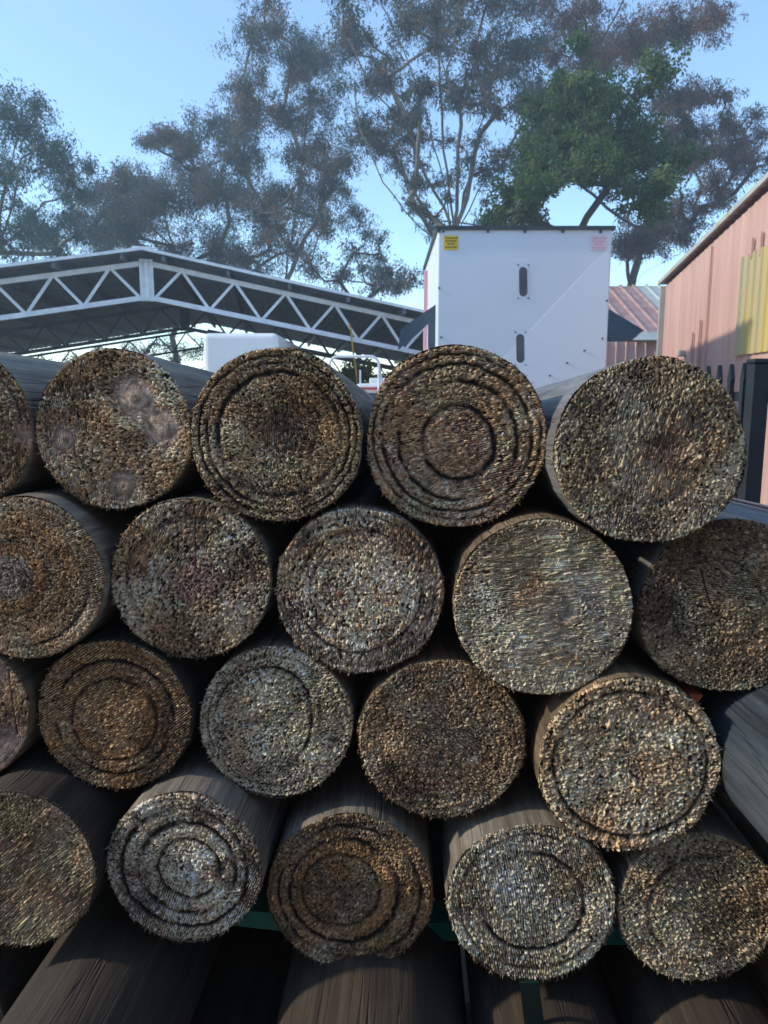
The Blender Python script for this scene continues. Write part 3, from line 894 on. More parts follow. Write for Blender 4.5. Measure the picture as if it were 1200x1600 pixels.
# utility truck with hoop rack
Yu = 12.0
hl = at(515, 557, Yu); hr = at(592, 557, Yu)
ute = empty('utility_truck', ((hl[0] + hr[0]) / 2 + .3, Yu, 0), 'white utility truck with red stripe and tubular hoop, seen between two posts', 'truck')
m = MB(); zt = hl[2]; zb = at(592, 625, Yu)[2]
rc = .13
pts_ = [(hl[0], Yu, zb - .3)]
for k in range(7):
    a = math.pi - k * math.pi / 12
    pts_.append((hl[0] + rc + rc * math.cos(a), Yu, zt - rc + rc * math.sin(a)))
for k in range(7):
    a = math.pi / 2 - k * math.pi / 12
    pts_.append((hr[0] - rc + rc * math.cos(a), Yu, zt - rc + rc * math.sin(a)))
pts_.append((hr[0], Yu, zb - .3))
m.tube(pts_, .022, 10)
m.bar((hr[0], Yu, zt - .14), (hr[0] + .13, Yu + .25, zb - .1), .025)
m.bar((hl[0], Yu, zt - .14), (hl[0] - .13, Yu + .25, zb - .1), .025)
m.build('hoop_rack', M['galv'], ute, smooth=False)
zc = at(570, 599, Yu)[2]
xa, xb = at(556, 600, Yu)[0], at(640, 600, Yu)[0]
m = MB(); m.box(((xa + xb) / 2, Yu + 1.0, (zc + .5) / 2), (xb - xa, 1.8, zc - .5)); m.build('cab', M['white_paint'], ute, bevel=.05)
m = MB(); m.box(((xa + xb) / 2, Yu + .06, zc - .08), (xb - xa + .16, .05, .035)); m.build('red_stripe', M['red'], ute)
m = MB(); m.box(((xa + xb) / 2 + .02, Yu + .09, zc - .32), (xb - xa - .2, .03, .34)); m.build('rear_window', M['glass'], ute, bevel=.02)
m = MB(); m.box((xa + .35, Yu + .9, zc + .05), (.3, .3, .1)); m.build('roof_beacon', M['white_paint'], ute, bevel=.02)
m = MB(); m.bar((xa + .06, Yu + .3, zc - .02), (xa + .06, Yu + .3, zc + .22), .03); m.build('mast', M['galv'], ute)
m = MB(); m.box(((xa + xb) / 2, Yu - .7, .75), (xb - xa + .3, 1.6, .4)); m.build('tray', M['white_paint'], ute, bevel=.03)
for xx in (xa + .05, xb - .05):
    for yy in (Yu - .6, Yu + 1.5):
        wheel(ute, (xx, yy, .35), .35, .22)

# ------------------------------------------------------------------ white box body (front centre right)
Yb = 8.0
b0 = at(685, 357, Yb); b1 = at(957, 357, Yb)
X0, X1, ZT, ZB = b0[0], b1[0], b0[2], .95
box = empty('truck_box_body', ((X0 + X1) / 2, Yb + 1.2, 0), 'tall white box body with two dark slots and yellow sticker, behind the posts', 'truck body')
m = MB(); m.box(((X0 + X1) / 2, Yb + 1.25, (ZT + ZB) / 2), (X1 - X0, 2.5, ZT - ZB)); m.build('body', M['white'], box, bevel=.012)
def fp(px, py, off=0.0):
    return on_plane(px, py, (0, Yb - off, 0), (0, 1, 0))
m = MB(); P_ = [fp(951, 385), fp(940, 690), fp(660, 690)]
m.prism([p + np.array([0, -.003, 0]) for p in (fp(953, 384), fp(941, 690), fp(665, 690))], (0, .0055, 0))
m.build('lit_corner_overlay', M['white2'], box)  # lighter white triangle: diagonal shade edge on the box face put into colour
m = MB()
m.box(((X0 + X1) / 2, Yb - .012, ZT + .004), (X1 - X0 + .05, .03, .035))
m.box((X1 + .015, Yb + 1.25, ZT + .004), (.03, 2.5, .035)); m.box((X0 - .015, Yb + 1.25, ZT + .004), (.03, 2.5, .035))
for px in (686, 762, 820, 879, 938):
    q = fp(px, 360); m.box((q[0], Yb - .016, ZT - .02), (.02, .02, .05))
m.build('top_trim', M['blackrim'], box)
for (px, y0, y1) in ((817.5, 417, 463), (813, 522, 567)):
    a = fp(px, y0, .004); b = fp(px, y1, .004)
    m = MB(); w = .042; pts_ = []
    for k in range(9):
        t = math.pi * k / 8; pts_.append((a[0] + w * math.cos(t), Yb - .004, a[2] - w + w * math.sin(t)))
    for k in range(9):
        t = math.pi + math.pi * k / 8; pts_.append((b[0] + w * math.cos(t), Yb - .004, b[2] + w + w * math.sin(t)))
    m.prism(pts_, (0, .006, 0)); s_ = m.build('slot', M['slot'], box)
    for dx in (-8, 8):
        for yy in (y0 - 3, y1 + 3):
            m = MB(); q = fp(px + dx, yy); m.box((q[0], Yb - .004, q[2]), (.014, .008, .014)); m.build('screw', M['slot'], s_)
for px, yy in ((689, 527), (941, 529), (913, 548), (886, 567), (859, 587), (693, 362), (948, 470), (686, 450)):
    m = MB(); q = fp(px, yy); m.box((q[0], Yb - .006, q[2]), (.018, .01, .018)); m.build('bolt', M['slot'], box)
def sticker(px0, py0, px1, py1, mat, ink, name):
    a = fp(px0, py0); b = fp(px1, py1)
    m = MB(); m.box(((a[0] + b[0]) / 2, Yb - .005, (a[2] + b[2]) / 2), (b[0] - a[0], .003, a[2] - b[2])); s = m.build(name, mat, box)
    m = MB(); W = b[0] - a[0]; Hh = a[2] - b[2]
    rr = random.Random(5)
    for i, f_ in enumerate((.14, .34, .54, .76)):
        x = a[0] + W * (.12 if i != 2 else .25)
        while x < b[0] - W * (.16 if i != 2 else .3):
            w_ = W * rr.uniform(.05, .16)
            m.box((x + w_ / 2, Yb - .008, a[2] - Hh * (f_ + .05)), (w_, .003, Hh * .085)); x += w_ + W * .04
    m.build('print_marks', ink, s)
    return s
sticker(693.5, 368, 715.5, 390.5, M['yellow'], M['ink'], 'yellow_sticker')
s = sticker(923, 368, 947, 391.5, M['pink'], M['pink_ink'], 'pink_sticker')
# dark bracket hanging on its left side
m = MB()
pl = [fp(682, 475, -.3), fp(683, 546, -.3), fp(669, 546, -.3), fp(669, 506, -.3), fp(652, 522, -.3), fp(622, 547, -.3), fp(626, 515, -.3), fp(648, 498, -.3)]
m.prism([pl[0], pl[1], pl[2], pl[3]], (0, .06, 0)); m.prism([pl[0], pl[3], pl[4], pl[5], pl[6], pl[7]], (0, .06, 0))
m.build('side_bracket', M['navy'], box)
m = MB(); q0 = at(672, 400, Yb + 2.2); m.box((X0 - .02, Yb + 1.9, 2.2), (.05, .12, 1.7)); m.build('side_rail', M['pink_ink'], box)
m = MB(); m.box(((X0 + X1) / 2, Yb + 1.6, .8), (.9, 4.4, .2)); m.build('chassis', M['navy'], box)
for xx in (X0 + .25, X1 - .25):
    for yy in (Yb + .9, Yb + 3.3):
        wheel(box, (xx, yy, .5), .5, .3)

# ------------------------------------------------------------------ red shed on the right
c0 = at(1040, 440, 12.0); c1 = at(1200, 300, 8.0)
W0 = np.array([c0[0], c0[1], 0]); dW = np.array([c1[0] - c0[0], c1[1] - c0[1], 0]); LW = np.linalg.norm(dW); dW /= LW
nW = np.array([dW[1], -dW[0], 0])
if nW @ (CAM - W0) < 0: nW = -nW
def sw(px, py, off=0.0):
    return on_plane(px, py, W0 + nW * off, nW)
e0 = sw(1038, 446, .05); e1 = sw(1200, 293, .05)
slope = (e1[2] - e0[2]) / np.linalg.norm((e1 - e0)[:2])
shed = empty('red_shed', W0, 'faded red corrugated metal shed with yellowed skylight sheet at right', 'shed')
LT = LW * 1.75
def wall_pt(u, z, off=0.0):
    p = W0 + dW * u + nW * off
    return (p[0], p[1], z)
# ribbed wall, one rib every 0.19 m
m = MB(); prof = []
u = 0.0
while u < LT:
    for du, o_ in ((0, 0), (.075, 0), (.085, .008), (.11, .008), (.12, 0)):
        if u + du <= LT: prof.append((u + du, o_))
    u += .19
prof.append((LT, 0))
vs = []
for (u, o_) in prof:
    vs.append(wall_pt(u, 0, o_))
for (u, o_) in prof:
    vs.append(wall_pt(u, e0[2] + slope * u, o_))
for (u, o_) in prof:
    vs.append(wall_pt(u, 0, -.12))
for (u, o_) in prof:
    vs.append(wall_pt(u, e0[2] + slope * u, -.12))
q = len(prof); fs = []
for i in range(q - 1):
    fs += [(i, i + 1, q + i + 1, q + i), (2 * q + i, 3 * q + i, 3 * q + i + 1, 2 * q + i + 1)]
fs += [(0, q, 3 * q, 2 * q), (q - 1, 3 * q - 1, 4 * q - 1, 2 * q - 1)]
m.add(vs, fs); m.build('wall', M['shed'], shed)
# side wall going back
m = MB(); pB = W0 - nW * .06
back = np.array([-nW[0], -nW[1], 0])
m.prism([wall_pt(0, 0, -.12), wall_pt(0, e0[2], -.12), tuple(np.array(wall_pt(0, e0[2], -.12)) + back * 7), tuple(np.array(wall_pt(0, 0, -.12)) + back * 7)], dW * .08)
m.build('side_wall', M['shed'], shed)
# roof with overhang
m = MB(); n = 70; vs = []
for face in (0, 1):
    for off in (.05, -7.5):
        for i in range(n + 1):
            u = -.08 + (LT + .08) * i / n
            vs.append(wall_pt(u, e0[2] + .05 + slope * u + (.022 if i % 2 else 0) + face * .03, off))
q = n + 1; fs = []
for i in range(n):
    fs += [(i, i + 1, q + i + 1, q + i), (2 * q + i, 3 * q + i, 3 * q + i + 1, 2 * q + i + 1), (i, 2 * q + i, 2 * q + i + 1, i + 1), (q + i, q + i + 1, 3 * q + i + 1, 3 * q + i)]
fs += [(0, q, 3 * q, 2 * q), (n, 2 * q + n, 3 * q + n, q + n)]
m.add(vs, fs); m.build('roof', M['shed_roof'], shed)
m = MB(); m.bar(wall_pt(-.1, e0[2] + .075 - .1 * slope, .08), wall_pt(LT, e0[2] + .075 + slope * LT, .08), .03, .055); m.build('barge_board', M['cream'], shed)
m = MB(); m.bar(wall_pt(.03, 0, .035), wall_pt(.03, e0[2], .035), .06, .09, up=tuple(nW)); m.build('corner_trim', M['cream'], shed)
# yellowed translucent panel
s0 = sw(1161, 404); s1 = sw(1155, 553); u0 = (s0 - W0) @ dW
m = MB(); vs = []
pr2 = []
u = u0
while u < u0 + 1.5:
    for du, o_ in ((0, .026), (.075, .026), (.085, .05), (.11, .05), (.12, .026)):
        pr2.append((u + du, o_))
    u += .19
for (u, o_) in pr2: vs.append(wall_pt(u, s1[2] - .02, o_))
for (u, o_) in pr2: vs.append(wall_pt(u, s0[2], o_))
q = len(pr2)
m.add(vs, [(i, i + 1, q + i + 1, q + i) for i in range(q - 1)])
m.build('skylight_sheet', M['lichen'], shed)
m = MB(); q_ = sw(1065, 552, .05); m.box(tuple(q_), (.1, .1, .09)); m.build('wall_lamp', M['cream'], shed, bevel=.02)
# vertical streaks of bare metal / flashing strips
for px, ya, yb in ((1082, 520, 640), (1094, 500, 640), (1190, 362, 398), (1176, 372, 402), (1112, 385, 620)):
    a = sw(px, ya, .03); b = sw(px, yb, .03); uu = (a - W0) @ dW
    m = MB(); m.bar(wall_pt(uu, a[2], .03), wall_pt(uu, max(.2, b[2]), .03), .04, .02, up=tuple(nW)); m.build('sheet_lap', M['shed'], shed)

# ------------------------------------------------------------------ far shed
far = empty('far_shed', (8, 17, 0), 'farther low shed with red ribbed roof and grey roof light strip', 'shed')
zr_ = at(990, 447, 18)[2]; ze = at(1020, 527, 15)[2]
XL = 5.35
def ribbed(mb, x0, x1, y0, z0, y1, z1, step=.3, th_=.03):
    n_ = int((x1 - x0) / step)
    for i in range(n_):
        xa_ = x0 + i * step
        mb.add([(xa_, y0, z0), (xa_ + step * .75, y0, z0), (xa_ + step * .82, y0, z0 + .04), (xa_ + step * .95, y0, z0 + .04), (xa_ + step, y0, z0),
                (xa_, y1, z1), (xa_ + step * .75, y1, z1), (xa_ + step * .82, y1, z1 + .04), (xa_ + step * .95, y1, z1 + .04), (xa_ + step, y1, z1)],
               [(0, 1, 6, 5), (1, 2, 7, 6), (2, 3, 8, 7), (3, 4, 9, 8)])
m = MB(); ribbed(m, XL - 1.0, XL + .65, 14.9, ze, 18, zr_); ribbed(m, XL + 1.25, XL + 9, 14.9, ze, 18, zr_); m.build('roof', M['shed_roof'], far)
m = MB(); ribbed(m, XL + .5, XL + 1.4, 14.9, ze + .006, 18, zr_ + .006); m.build('roof_light', M['grp'], far)
m = MB(); m.prism([(XL - 1, 14.9, ze - .01), (XL - 1, 18, zr_ - .01), (XL - 1, 21, ze - .01)], (10, 0, 0)); m.build('roof_back', M['shed_roof'], far)
m = MB(); m.box((XL + 4.5, 17.9, ze / 2 - .02), (9, 5.8, ze - .05)); m.build('wall', M['shed_far'], far)
# nearer wing, and a navy facet with its shade put into the colour
wing = empty('low_wing', (5, 13.5, 0), 'low pink ribbed wall with navy shade toned facet beside the white box', 'shed')
zl = at(948, 534, 13.2)[2]
m = MB()
for i in range(26):
    x = 3.2 + i * .17
    m.add([(x, 13.2, 0), (x + .13, 13.2, 0), (x + .14, 13.18, 0), (x + .165, 13.18, 0), (x + .17, 13.2, 0),
           (x, 13.2, zl), (x + .13, 13.2, zl), (x + .14, 13.18, zl), (x + .165, 13.18, zl), (x + .17, 13.2, zl)], [(0, 1, 6, 5), (1, 2, 7, 6), (2, 3, 8, 7), (3, 4, 9, 8)])
m.box((5.4, 13.9, zl / 2 - .01), (4.4, 1.3, zl - .02)); m.build('wall', M['shed_far'], wing)
m = MB()
t0 = at(930, 470, 13.3); t1 = at(1006, 516, 13.3); t2 = at(985, 531, 13.3); t3 = at(930, 541, 13.3)
m.prism([t0, t1, t2, t3], (0, .5, 0)); m.build('shade_facet', M['navy'], wing)
m = MB(); f0 = at(988, 531, 13.05); f1 = at(1060, 531, 13.05); m.prism([f0, f1, at(1060, 519, 13.25), at(1004, 519, 13.25)], (0, .03, -.02)); m.build('fascia', M['grp'], wing)

# ------------------------------------------------------------------ black fence
fpst = at(1187, 558, 3.3)
fence = empty('metal_fence', (fpst[0], 3.3, 0), 'black metal palisade fence with spear topped pickets and square post', 'fence')
ZP = fpst[2]
def fpost(x, y):
    m = MB(); m.box((x, y, (ZP - .03) / 2), (.072, .072, ZP - .03)); p = m.build('fence_post', M['black'], fence, bevel=.004)
    m = MB(); m.box((x, y, ZP - .018), (.082, .082, .022)); m.build('post_cap', M['black'], p, bevel=.008)
fpost(fpst[0], 3.3)
F0 = np.array([fpst[0], 3.3]); F1 = np.array([1.66, 5.6]); fd = (F1 - F0) / np.linalg.norm(F1 - F0)
fpost(F1[0], F1[1])
G1 = np.array([3.6, 2.7]); gd = (G1 - F0) / np.linalg.norm(G1 - F0)
fpost(*(F0 + gd * 2.0))
def picket(x, y, rz):
    m = MB(); w = .016
    h = ZP - .02
    poly = [(-w, 0, .08), (w, 0, .08), (w, 0, h - .085), (w * 1.3, 0, h - .07), (0, 0, h), (-w * 1.3, 0, h - .07), (-w, 0, h - .085)]
    c_, s_ = math.cos(rz), math.sin(rz)
    m.prism([(x + a * c_, y + a * s_, z) for a, b, z in poly], (-s_ * .02, c_ * .02, 0))
    return m.build('picket', M['black'], fence)
for dirv, L_ in ((fd, np.linalg.norm(F1 - F0)), (gd, 2.0)):
    rz = math.atan2(dirv[1], dirv[0])
    k = .11
    while k < L_ - .06:
        p = F0 + dirv * k
        picket(p[0], p[1], rz)
        k += .13
    for z in (ZP - .17, .25):
        a = F0 + dirv * .04; b = F0 + dirv * (L_ - .04)
        nn = np.array([-dirv[1], dirv[0]]) * -.018
        m = MB(); m.bar((a[0] + nn[0], a[1] + nn[1], z), (b[0] + nn[0], b[1] + nn[1], z), .03, .045); m.build('rail', M['black'], fence)

# ------------------------------------------------------------------ trees
def make_tree(name, label, Y, base, fork, clumps, cols, leaf=(.034, .15), dens=1.0, spread=2.5, seed=1, bark='bark', trunk_r=.35, twigs=10, extra_nodes=(), droop=.7, group='tall trees behind the yard', zspread=1.0, limb=.011, fill=.4):
    rng = np.random.default_rng(seed)
    pxm = Y / F_PX
    root = empty(name, at(base, 640, Y) * np.array([1, 1, 0]), label, 'tree', group)
    bp = at(base, 640, Y); bp[2] = -.1
    fk = at(fork[0], fork[1], Y)
    nodes = []       # pos, parent
    def addn(p, par):
        nodes.append([np.array(p, float), par, 0]); return len(nodes) - 1
    last = addn(bp, -1)
    nst = 8
    for k in range(1, nst + 1):
        t = k / nst
        p = bp * (1 - t) + fk * t + rng.normal(0, .08, 3) * np.array([1, 1, 0])
        last = addn(p, last)
    trunk_n = len(nodes)
    # main limbs
    for path in extra_nodes:
        par = trunk_n - 1
        dy = 0; prev = nodes[par][0]
        yo = rng.normal(0, spread * .35)
        for j, (x, y) in enumerate(path):
            tgt = at(x, y, Y) + np.array([0, yo * (j + 1) / len(path), 0])
            for s_ in (1 / 3, 2 / 3, 1.0):
                par = addn(prev * (1 - s_) + tgt * s_ + rng.normal(0, .035, 3), par)
            prev = tgt
    ex_ = []
    for i_ in range(len(clumps)):
        for j_ in range(i_):
            a_, b_ = clumps[i_], clumps[j_]
            if math.hypot(a_[0] - b_[0], a_[1] - b_[1]) < 75 and rng.random() < fill:
                t_ = rng.uniform(.35, .65)
                ex_.append((a_[0] * t_ + b_[0] * (1 - t_) + rng.normal(0, 8), a_[1] * t_ + b_[1] * (1 - t_) + rng.normal(0, 8), (a_[2] + b_[2]) * rng.uniform(.22, .4)))
    cl = []
    for (x, y, r_) in list(clumps) + ex_:
        c = at(x, y, Y) + np.array([0, rng.normal(0, spread), 0])
        c = CAM + (c - CAM) * 1.0
        cl.append((c, r_ * pxm))
    cl.sort(key=lambda c: np.linalg.norm(c[0] - fk))
    leaves_c = []
    for c, cr in cl:
        best, bd = None, 1e9
        for i in range(trunk_n - 1, len(nodes)):
            p = nodes[i][0]; d = np.linalg.norm(c - p)
            pen = max(0, (p[2] - c[2] + .35 * np.hypot(p[0] - c[0], p[1] - c[1]))) * 1.6
            pp = nodes[nodes[i][1]][0]; dv_ = p - pp; cs = float((c - p) @ dv_) / (np.linalg.norm(dv_) * d + 1e-6)
            cost = d * (1 + .9 * (1 - cs)) + pen + .12 * np.linalg.norm(p - fk)
            if cost < bd:
                bd = cost; best = i
        par = best; p0 = nodes[par][0]
        L = np.linalg.norm(c - p0); ns = max(2, int(L / .8))
        mid = (p0 + c) / 2 + np.array([0, 0, -.04 * L]) * droop + rng.normal(0, .03 * L, 3)
        for k in range(1, ns + 1):
            t = k / ns
            p = p0 * (1 - t) ** 2 + 2 * mid * t * (1 - t) + c * t * t + rng.normal(0, .03, 3)
            par = addn(p, par)
        # sub-clumps with twigs
        nsub = int(twigs * 2.6)
        for k in range(nsub):
            dv = rng.normal(0, 1, 3); dv /= np.linalg.norm(dv)
            if dv[2] < -.3: dv[2] *= .5
            sp = c + dv * cr * rng.uniform(.15, 1.45) * np.array([1, 1.2, .95 * zspread])
            m_ = addn((nodes[par][0] + sp) / 2 + rng.normal(0, .04 * cr, 3), par)
            e_ = addn(sp, m_)
            leaves_c.append((sp, cr * rng.uniform(.13, .42)))
    # radii
    kids = [[] for _ in nodes]
    for i, nd in enumerate(nodes):
        if nd[1] >= 0: kids[nd[1]].append(i)
    tips = np.zeros(len(nodes))
    for i in range(len(nodes) - 1, -1, -1):
        tips[i] = 1 if not kids[i] else sum(tips[k] for k in kids[i])
    rad = limb * .62 * tips ** .42
    rad = np.minimum(rad, trunk_r)
    tr = MB()
    done = set()
    for i in range(len(nodes)):
        # start chains at roots and at branch children
        par = nodes[i][1]
        start = par < 0 or (kids[par] and max(kids[par], key=lambda k: tips[k]) != i)
        if not start: continue
        ch = [i] if par < 0 else [par, i]
        rs = [rad[i]] if par < 0 else [min(rad[i] * 1.15, rad[par]), rad[i]]
        j = i
        while kids[j]:
            j = max(kids[j], key=lambda k: tips[k]); ch.append(j); rs.append(rad[j] * (1 if kids[j] else .4))
        if len(ch) > 1:
            tr.tube([nodes[k][0] for k in ch], [float(x) for x in rs], 5 if rad[i] < .06 else 8, cap=False)
    me = bpy.data.meshes.new('trunk'); me.from_pydata(tr.v, [], tr.f); me.materials.append(M[bark])
    me.polygons.foreach_set('use_smooth', [True] * len(me.polygons))
    t_ = bpy.data.objects.new('trunk', me); COL.objects.link(t_); put_child(t_, root)
    # leaves
    la = leaf[0] * leaf[1] * .6
    C_ = []; S_ = []
    for (c, s_) in leaves_c:
        n_ = int(dens * 7.0 * s_ * s_ / la)
        n_ = max(6, n_)
        g = rng.normal(0, .6, (n_, 3)) * s_ * np.array([1, 1, .9])
        g[:, 2] -= np.abs(rng.normal(0, .55, n_)) * s_ * droop
        C_.append(c + g); S_.append(np.full(n_, rng.normal(0, .26)))
    P = np.concatenate(C_); sh = np.concatenate(S_)
    n_ = len(P)
    d = rng.normal(0, 1, (n_, 3)); d[:, 2] -= droop * 1.6; d /= np.linalg.norm(d, axis=1)[:, None]
    s = np.cross(d, rng.normal(0, 1, (n_, 3))); s /= np.linalg.norm(s, axis=1)[:, None]
    ln = leaf[1] * np.exp(rng.normal(0, .25, n_))[:, None]; wd = leaf[0] * np.exp(rng.normal(0, .25, n_))[:, None]
    v = np.stack([P, P + d * ln * .45 + s * wd * .5, P + d * ln, P + d * ln * .45 - s * wd * .5], 1).reshape(-1, 3)
    me = bpy.data.meshes.new('crown')
    me.vertices.add(n_ * 4); me.vertices.foreach_set('co', v.ravel())
    me.loops.add(n_ * 4); me.loops.foreach_set('vertex_index', np.arange(n_ * 4))
    me.polygons.add(n_); me.polygons.foreach_set('loop_start', np.arange(n_) * 4)
    me.update(calc_edges=True)
    a = me.attributes.new('shade', 'FLOAT', 'FACE')
    a.data.foreach_set('value', np.clip(.5 + sh + rng.normal(0, .16, n_), 0, 1))
    me.materials.append(leaf_mat(name + '_leaf', cols))
    o = bpy.data.objects.new('crown', me); COL.objects.link(o); put_child(o, root)
    return n_


BLUEG = [(.05, .10, .12), (.08, .14, .14), (.14, .20, .14)]
BROWN = [(.075, .075, .09), (.15, .105, .10), (.26, .155, .115)]
MIXBR = [(.045, .095, .115), (.09, .125, .125), (.25, .165, .12)]
GREEN = [(.03, .068, .03), (.07, .125, .05), (.17, .21, .075)]
OLGR = [(.035, .05, .035), (.06, .075, .045), (.10, .11, .05)]
nl = 0
nl += make_tree('gum_tree', 'blue green tree at the left edge of the photo, cut by the frame', 26, -20, (-5, 420),
  [(8, 165, 38), (-25, 215, 50), (45, 205, 34), (85, 185, 22), (75, 235, 34), (25, 260, 42), (100, 285, 26), (62, 310, 36), (12, 345, 40), (80, 375, 28), (-40, 320, 55), (110, 340, 18), (38, 395, 34), (-60, 400, 40), (95, 250, 22), (5, 300, 30)],
  BLUEG, seed=11, twigs=12, dens=.42, limb=.010, extra_nodes=[[(20, 370), (50, 310), (80, 250)], [(-5, 330), (10, 250), (15, 180)]])
nl += make_tree('gum_tree', 'low dark crowned tree above the left half of the carport ridge', 36, 270, (275, 440),
  [(150, 275, 18), (155, 305, 26), (200, 260, 24), (250, 190, 15), (255, 225, 26), (290, 215, 24), (300, 265, 36), (345, 215, 28), (180, 320, 34), (225, 320, 42), (165, 370, 36), (240, 380, 44), (290, 330, 36), (355, 265, 36), (345, 325, 34), (330, 385, 38), (210, 290, 30), (150, 345, 24), (140, 385, 26), (290, 400, 34)],
  MIXBR, seed=12, twigs=12, dens=.58, bark='bark_d', extra_nodes=[[(290, 370), (300, 300), (320, 230)], [(240, 380), (215, 300)]])
nl += make_tree('gum_tree', 'tall brownish gum tree left of the photo centre rising to the top', 34, 440, (440, 450),
  [(450, 30, 28), (430, 62, 24), (500, 45, 28), (480, 110, 36), (420, 120, 34), (385, 145, 24), (440, 180, 38), (500, 165, 30), (400, 200, 34), (375, 235, 26), (470, 245, 36), (520, 285, 38), (495, 335, 36), (555, 335, 26), (440, 300, 32), (400, 290, 34), (410, 350, 34), (450, 385, 30), (370, 390, 34), (400, 420, 26), (540, 250, 22), (350, 180, 22), (460, 70, 24)],
  MIXBR, fill=.75, seed=13, twigs=11, dens=.5, bark='bark', extra_nodes=[[(455, 380), (470, 280), (480, 160), (490, 60)], [(430, 360), (420, 250), (415, 150)], [(480, 370), (530, 300)]])
nl += make_tree('gum_tree', 'wispy bare branched tree between the carport and the white box', 30, 560, (560, 480),
  [(590, 395, 22), (612, 425, 26), (555, 400, 24), (520, 395, 24), (495, 430, 22), (640, 458, 16), (580, 440, 22), (620, 450, 18), (530, 440, 20), (480, 410, 24), (575, 370, 18)],
  MIXBR, seed=14, twigs=12, dens=.32, bark='bark_d', limb=.010)
nl += make_tree('gum_tree', 'biggest spreading gum tree with pale forked limbs, behind the white box', 28, 715, (712, 385),
  [(540, 20, 30), (590, 65, 26), (560, -10, 34), (640, 10, 36), (700, 10, 36), (760, 20, 38), (820, 25, 30), (630, 95, 28), (605, 165, 28), (560, 185, 28), (590, 210, 32), (645, 195, 28), (665, 145, 24), (685, 90, 26), (740, 80, 32), (800, 95, 36), (765, 135, 30), (830, 145, 30), (700, 180, 24), (745, 195, 28), (800, 200, 26), (620, 250, 20), (650, 300, 20), (700, 285, 18), (760, 265, 26), (640, 335, 18), (790, 255, 24), (600, 130, 20), (525, 130, 22), (545, 90, 24), (680, 340, 20), (655, 240, 18), (720, 140, 20), (770, 320, 20), (610, -40, 40), (700, -60, 50), (780, -50, 45)],
  MIXBR, fill=.8, seed=15, twigs=12, dens=.4, spread=2.0, trunk_r=.3, limb=.0095,
  extra_nodes=[[(700, 310), (680, 220), (660, 140), (635, 70), (610, 10)], [(716, 300), (718, 200), (722, 100), (715, 10)], [(728, 310), (748, 210), (770, 120), (800, 40), (815, -20)], [(690, 380), (650, 350), (600, 290), (565, 210), (545, 120)], [(740, 350), (790, 280), (830, 230)], [(706, 320), (696, 230), (690, 120), (684, 0)], [(722, 330), (742, 240), (775, 160), (835, 60)], [(702, 345), (668, 270), (636, 190), (598, 90)], [(724, 345), (765, 270), (800, 190), (825, 120)], [(698, 360), (655, 310), (625, 250)]])
nl += make_tree('gum_tree', 'brown crowned tree behind the dense green tree, reaching the right edge', 32, 985, (985, 450),
  [(880, 50, 32), (930, 40, 26), (855, 105, 26), (905, 85, 34), (1005, 85, 34), (965, 105, 30), (1045, 110, 28), (1065, 155, 28), (1110, 195, 26), (1150, 185, 22), (1135, 235, 30), (1180, 215, 20), (1085, 245, 30), (1100, 290, 26), (1150, 280, 22), (1060, 330, 26), (1090, 345, 20), (985, 370, 30), (1030, 375, 24), (960, 400, 26), (1000, 405, 20), (870, 175, 28), (835, 215, 24), (1025, 190, 26), (1120, 320, 18), (1185, 250, 16), (850, 30, 22), (1060, 200, 28), (940, 130, 30)],
  BROWN, fill=.8, seed=16, twigs=12, dens=.62, bark='bark_d', extra_nodes=[[(1000, 390), (1040, 300), (1080, 210)], [(975, 390), (950, 260), (930, 120)], [(1000, 430), (1060, 395), (1110, 350)]])
nl += make_tree('leafy_tree', 'dense bright green tree directly above the white box', 22, 885, (888, 390),
  [(866, 152, 30), (916, 142, 32), (971, 137, 26), (844, 197, 32), (896, 192, 36), (951, 192, 36), (1006, 197, 32), (1026, 237, 30), (854, 247, 36), (911, 252, 36), (971, 252, 36), (1028, 287, 30), (831, 297, 30), (881, 302, 28), (996, 327, 28), (941, 297, 28), (1041, 322, 20), (806, 327, 22), (776, 347, 18), (841, 337, 22), (966, 337, 22), (761, 357, 12), (896, 162, 28), (986, 162, 28), (800, 300, 24), (835, 270, 26), (812, 335, 24), (760, 350, 14), (880, 110, 16)],
  GREEN, fill=.6, seed=17, leaf=(.055, .11), twigs=14, dens=.95, spread=1.2, bark='bark_d', droop=.3, trunk_r=.2, limb=.009)
# bushes near the horizon
for i, (lab, Y, base, cl_, sd) in enumerate([
  ('yellow green bush seen through the hoop of the utility truck', 17, 560, [(545, 585, 16), (565, 575, 16), (585, 590, 16), (530, 600, 16), (600, 600, 16), (560, 600, 20)], 31),
  ('thin scrub seen beneath the far end of the carport roof', 34, 230, [(150, 560, 18), (190, 550, 18), (230, 545, 18), (270, 540, 20), (310, 545, 20), (170, 590, 20), (230, 590, 20), (290, 590, 22), (110, 570, 20), (60, 580, 20), (350, 560, 20)], 32)]):
    make_tree('bush', lab, Y, base, (base, 600), cl_, [(.09, .11, .02), (.16, .18, .03), (.28, .26, .03)] if i == 0 else MIXBR, seed=sd, twigs=10, dens=.9 if i == 0 else .35, spread=.5, trunk_r=.05, limb=.005 if i == 0 else .009, bark='bark_d', group='bushes beyond the yard', leaf=(.04, .08))
print('leaves', nl)

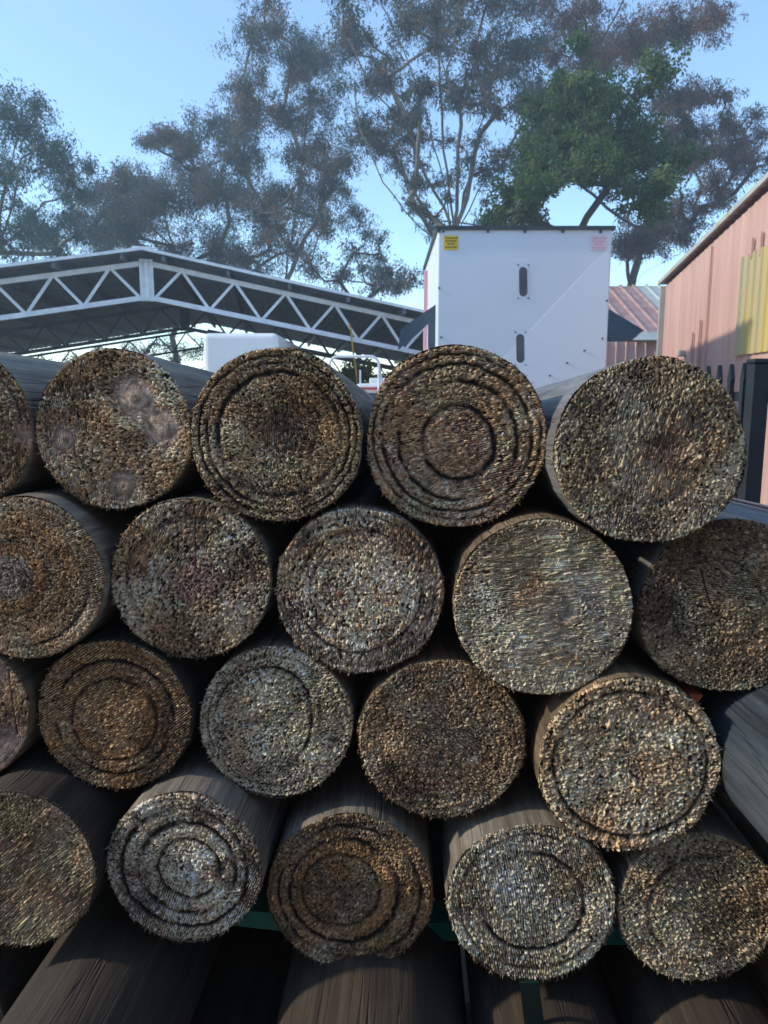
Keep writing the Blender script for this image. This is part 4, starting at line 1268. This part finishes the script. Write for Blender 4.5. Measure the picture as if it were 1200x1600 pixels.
# ------------------------------------------------------------------ unseen building added behind the camera to block low sky light
def sky_blocker_hall(name, label, x0, x1, y0, y1, h, mat, ridge_y=True):
    rt = empty(name, ((x0 + x1) / 2, (y0 + y1) / 2, 0), label, 'building')
    m = MB(); m.box(((x0 + x1) / 2, (y0 + y1) / 2, h / 2), (x1 - x0, y1 - y0, h)); m.build('wall', mat, rt)
    m = MB(); xm = (x0 + x1) / 2; ym = (y0 + y1) / 2; e = .3
    if ridge_y: m.prism([(x0 - e, y0 - e, h + .003), (x1 + e, y0 - e, h + .003), (xm, y0 - e, h + 1.2)], (0, y1 - y0 + 2 * e, 0))
    else: m.prism([(x0 - e, y0 - e, h + .003), (x0 - e, y1 + e, h + .003), (x0 - e, ym, h + 1.2)], (x1 - x0 + 2 * e, 0, 0))
    m.build('roof', M['shed_roof'], rt)
sky_blocker_hall('sky_blocker', 'unseen red sheet building added behind the camera to block the low sky', -9, 9, -10, -3.2, 4.2, M['shed'], False)

# ------------------------------------------------------------------ air
m = MB(); m.box((0, 30, 24), (160, 90, 50.2))
hz = m.build('haze', M['ground'])
hm = bpy.data.materials.new('haze_air'); hm.use_nodes = True; nt = hm.node_tree; nt.nodes.clear()
pv = nt.nodes.new('ShaderNodeVolumePrincipled'); pv.inputs['Color'].default_value = (.78, .92, 1, 1); pv.inputs['Density'].default_value = .0042; pv.inputs['Anisotropy'].default_value = .2
ou = nt.nodes.new('ShaderNodeOutputMaterial'); nt.links.new(pv.outputs[0], ou.inputs['Volume'])
hz.data.materials.clear(); hz.data.materials.append(hm)
tag(hz, 'thin bluish air over the yard and trees', 'haze', kind='stuff')

# ------------------------------------------------------------------ light
SUN_EL, SUN_AZ = R(31), R(-94.2)      # azimuth from +Y towards +X
sd_ = Vector((math.sin(SUN_AZ) * math.cos(SUN_EL), math.cos(SUN_AZ) * math.cos(SUN_EL), math.sin(SUN_EL)))
sl = bpy.data.lights.new('sun', 'SUN'); sl.energy = 2.2; sl.angle = R(2); sl.color = (1, .90, .74)
so = bpy.data.objects.new('sun', sl); COL.objects.link(so)
so.rotation_euler = sd_.to_track_quat('Z', 'Y').to_euler()
so.location = (-20, 5, 20)
w = bpy.data.worlds.new('World'); scene.world = w; w.use_nodes = True
nt = w.node_tree
sky = nt.nodes.new('ShaderNodeTexSky'); sky.sky_type = 'NISHITA'; sky.sun_disc = False
sky.sun_elevation = SUN_EL; sky.sun_rotation = SUN_AZ
sky.air_density = 1.0; sky.dust_density = .1; sky.ozone_density = .8
bg = nt.nodes['Background']
tn = nt.nodes.new('ShaderNodeVectorMath'); tn.operation = 'MULTIPLY'; tn.inputs[1].default_value = (.80, .94, 1.06)
nt.links.new(sky.outputs[0], tn.inputs[0]); nt.links.new(tn.outputs[0], bg.inputs[0]); bg.inputs[1].default_value = .15
scene.view_settings.view_transform = 'Standard'
scene.view_settings.look = 'None'
scene.view_settings.gamma = 1.0
scene.view_settings.exposure = 1.1
scene.cycles.max_bounces = 6
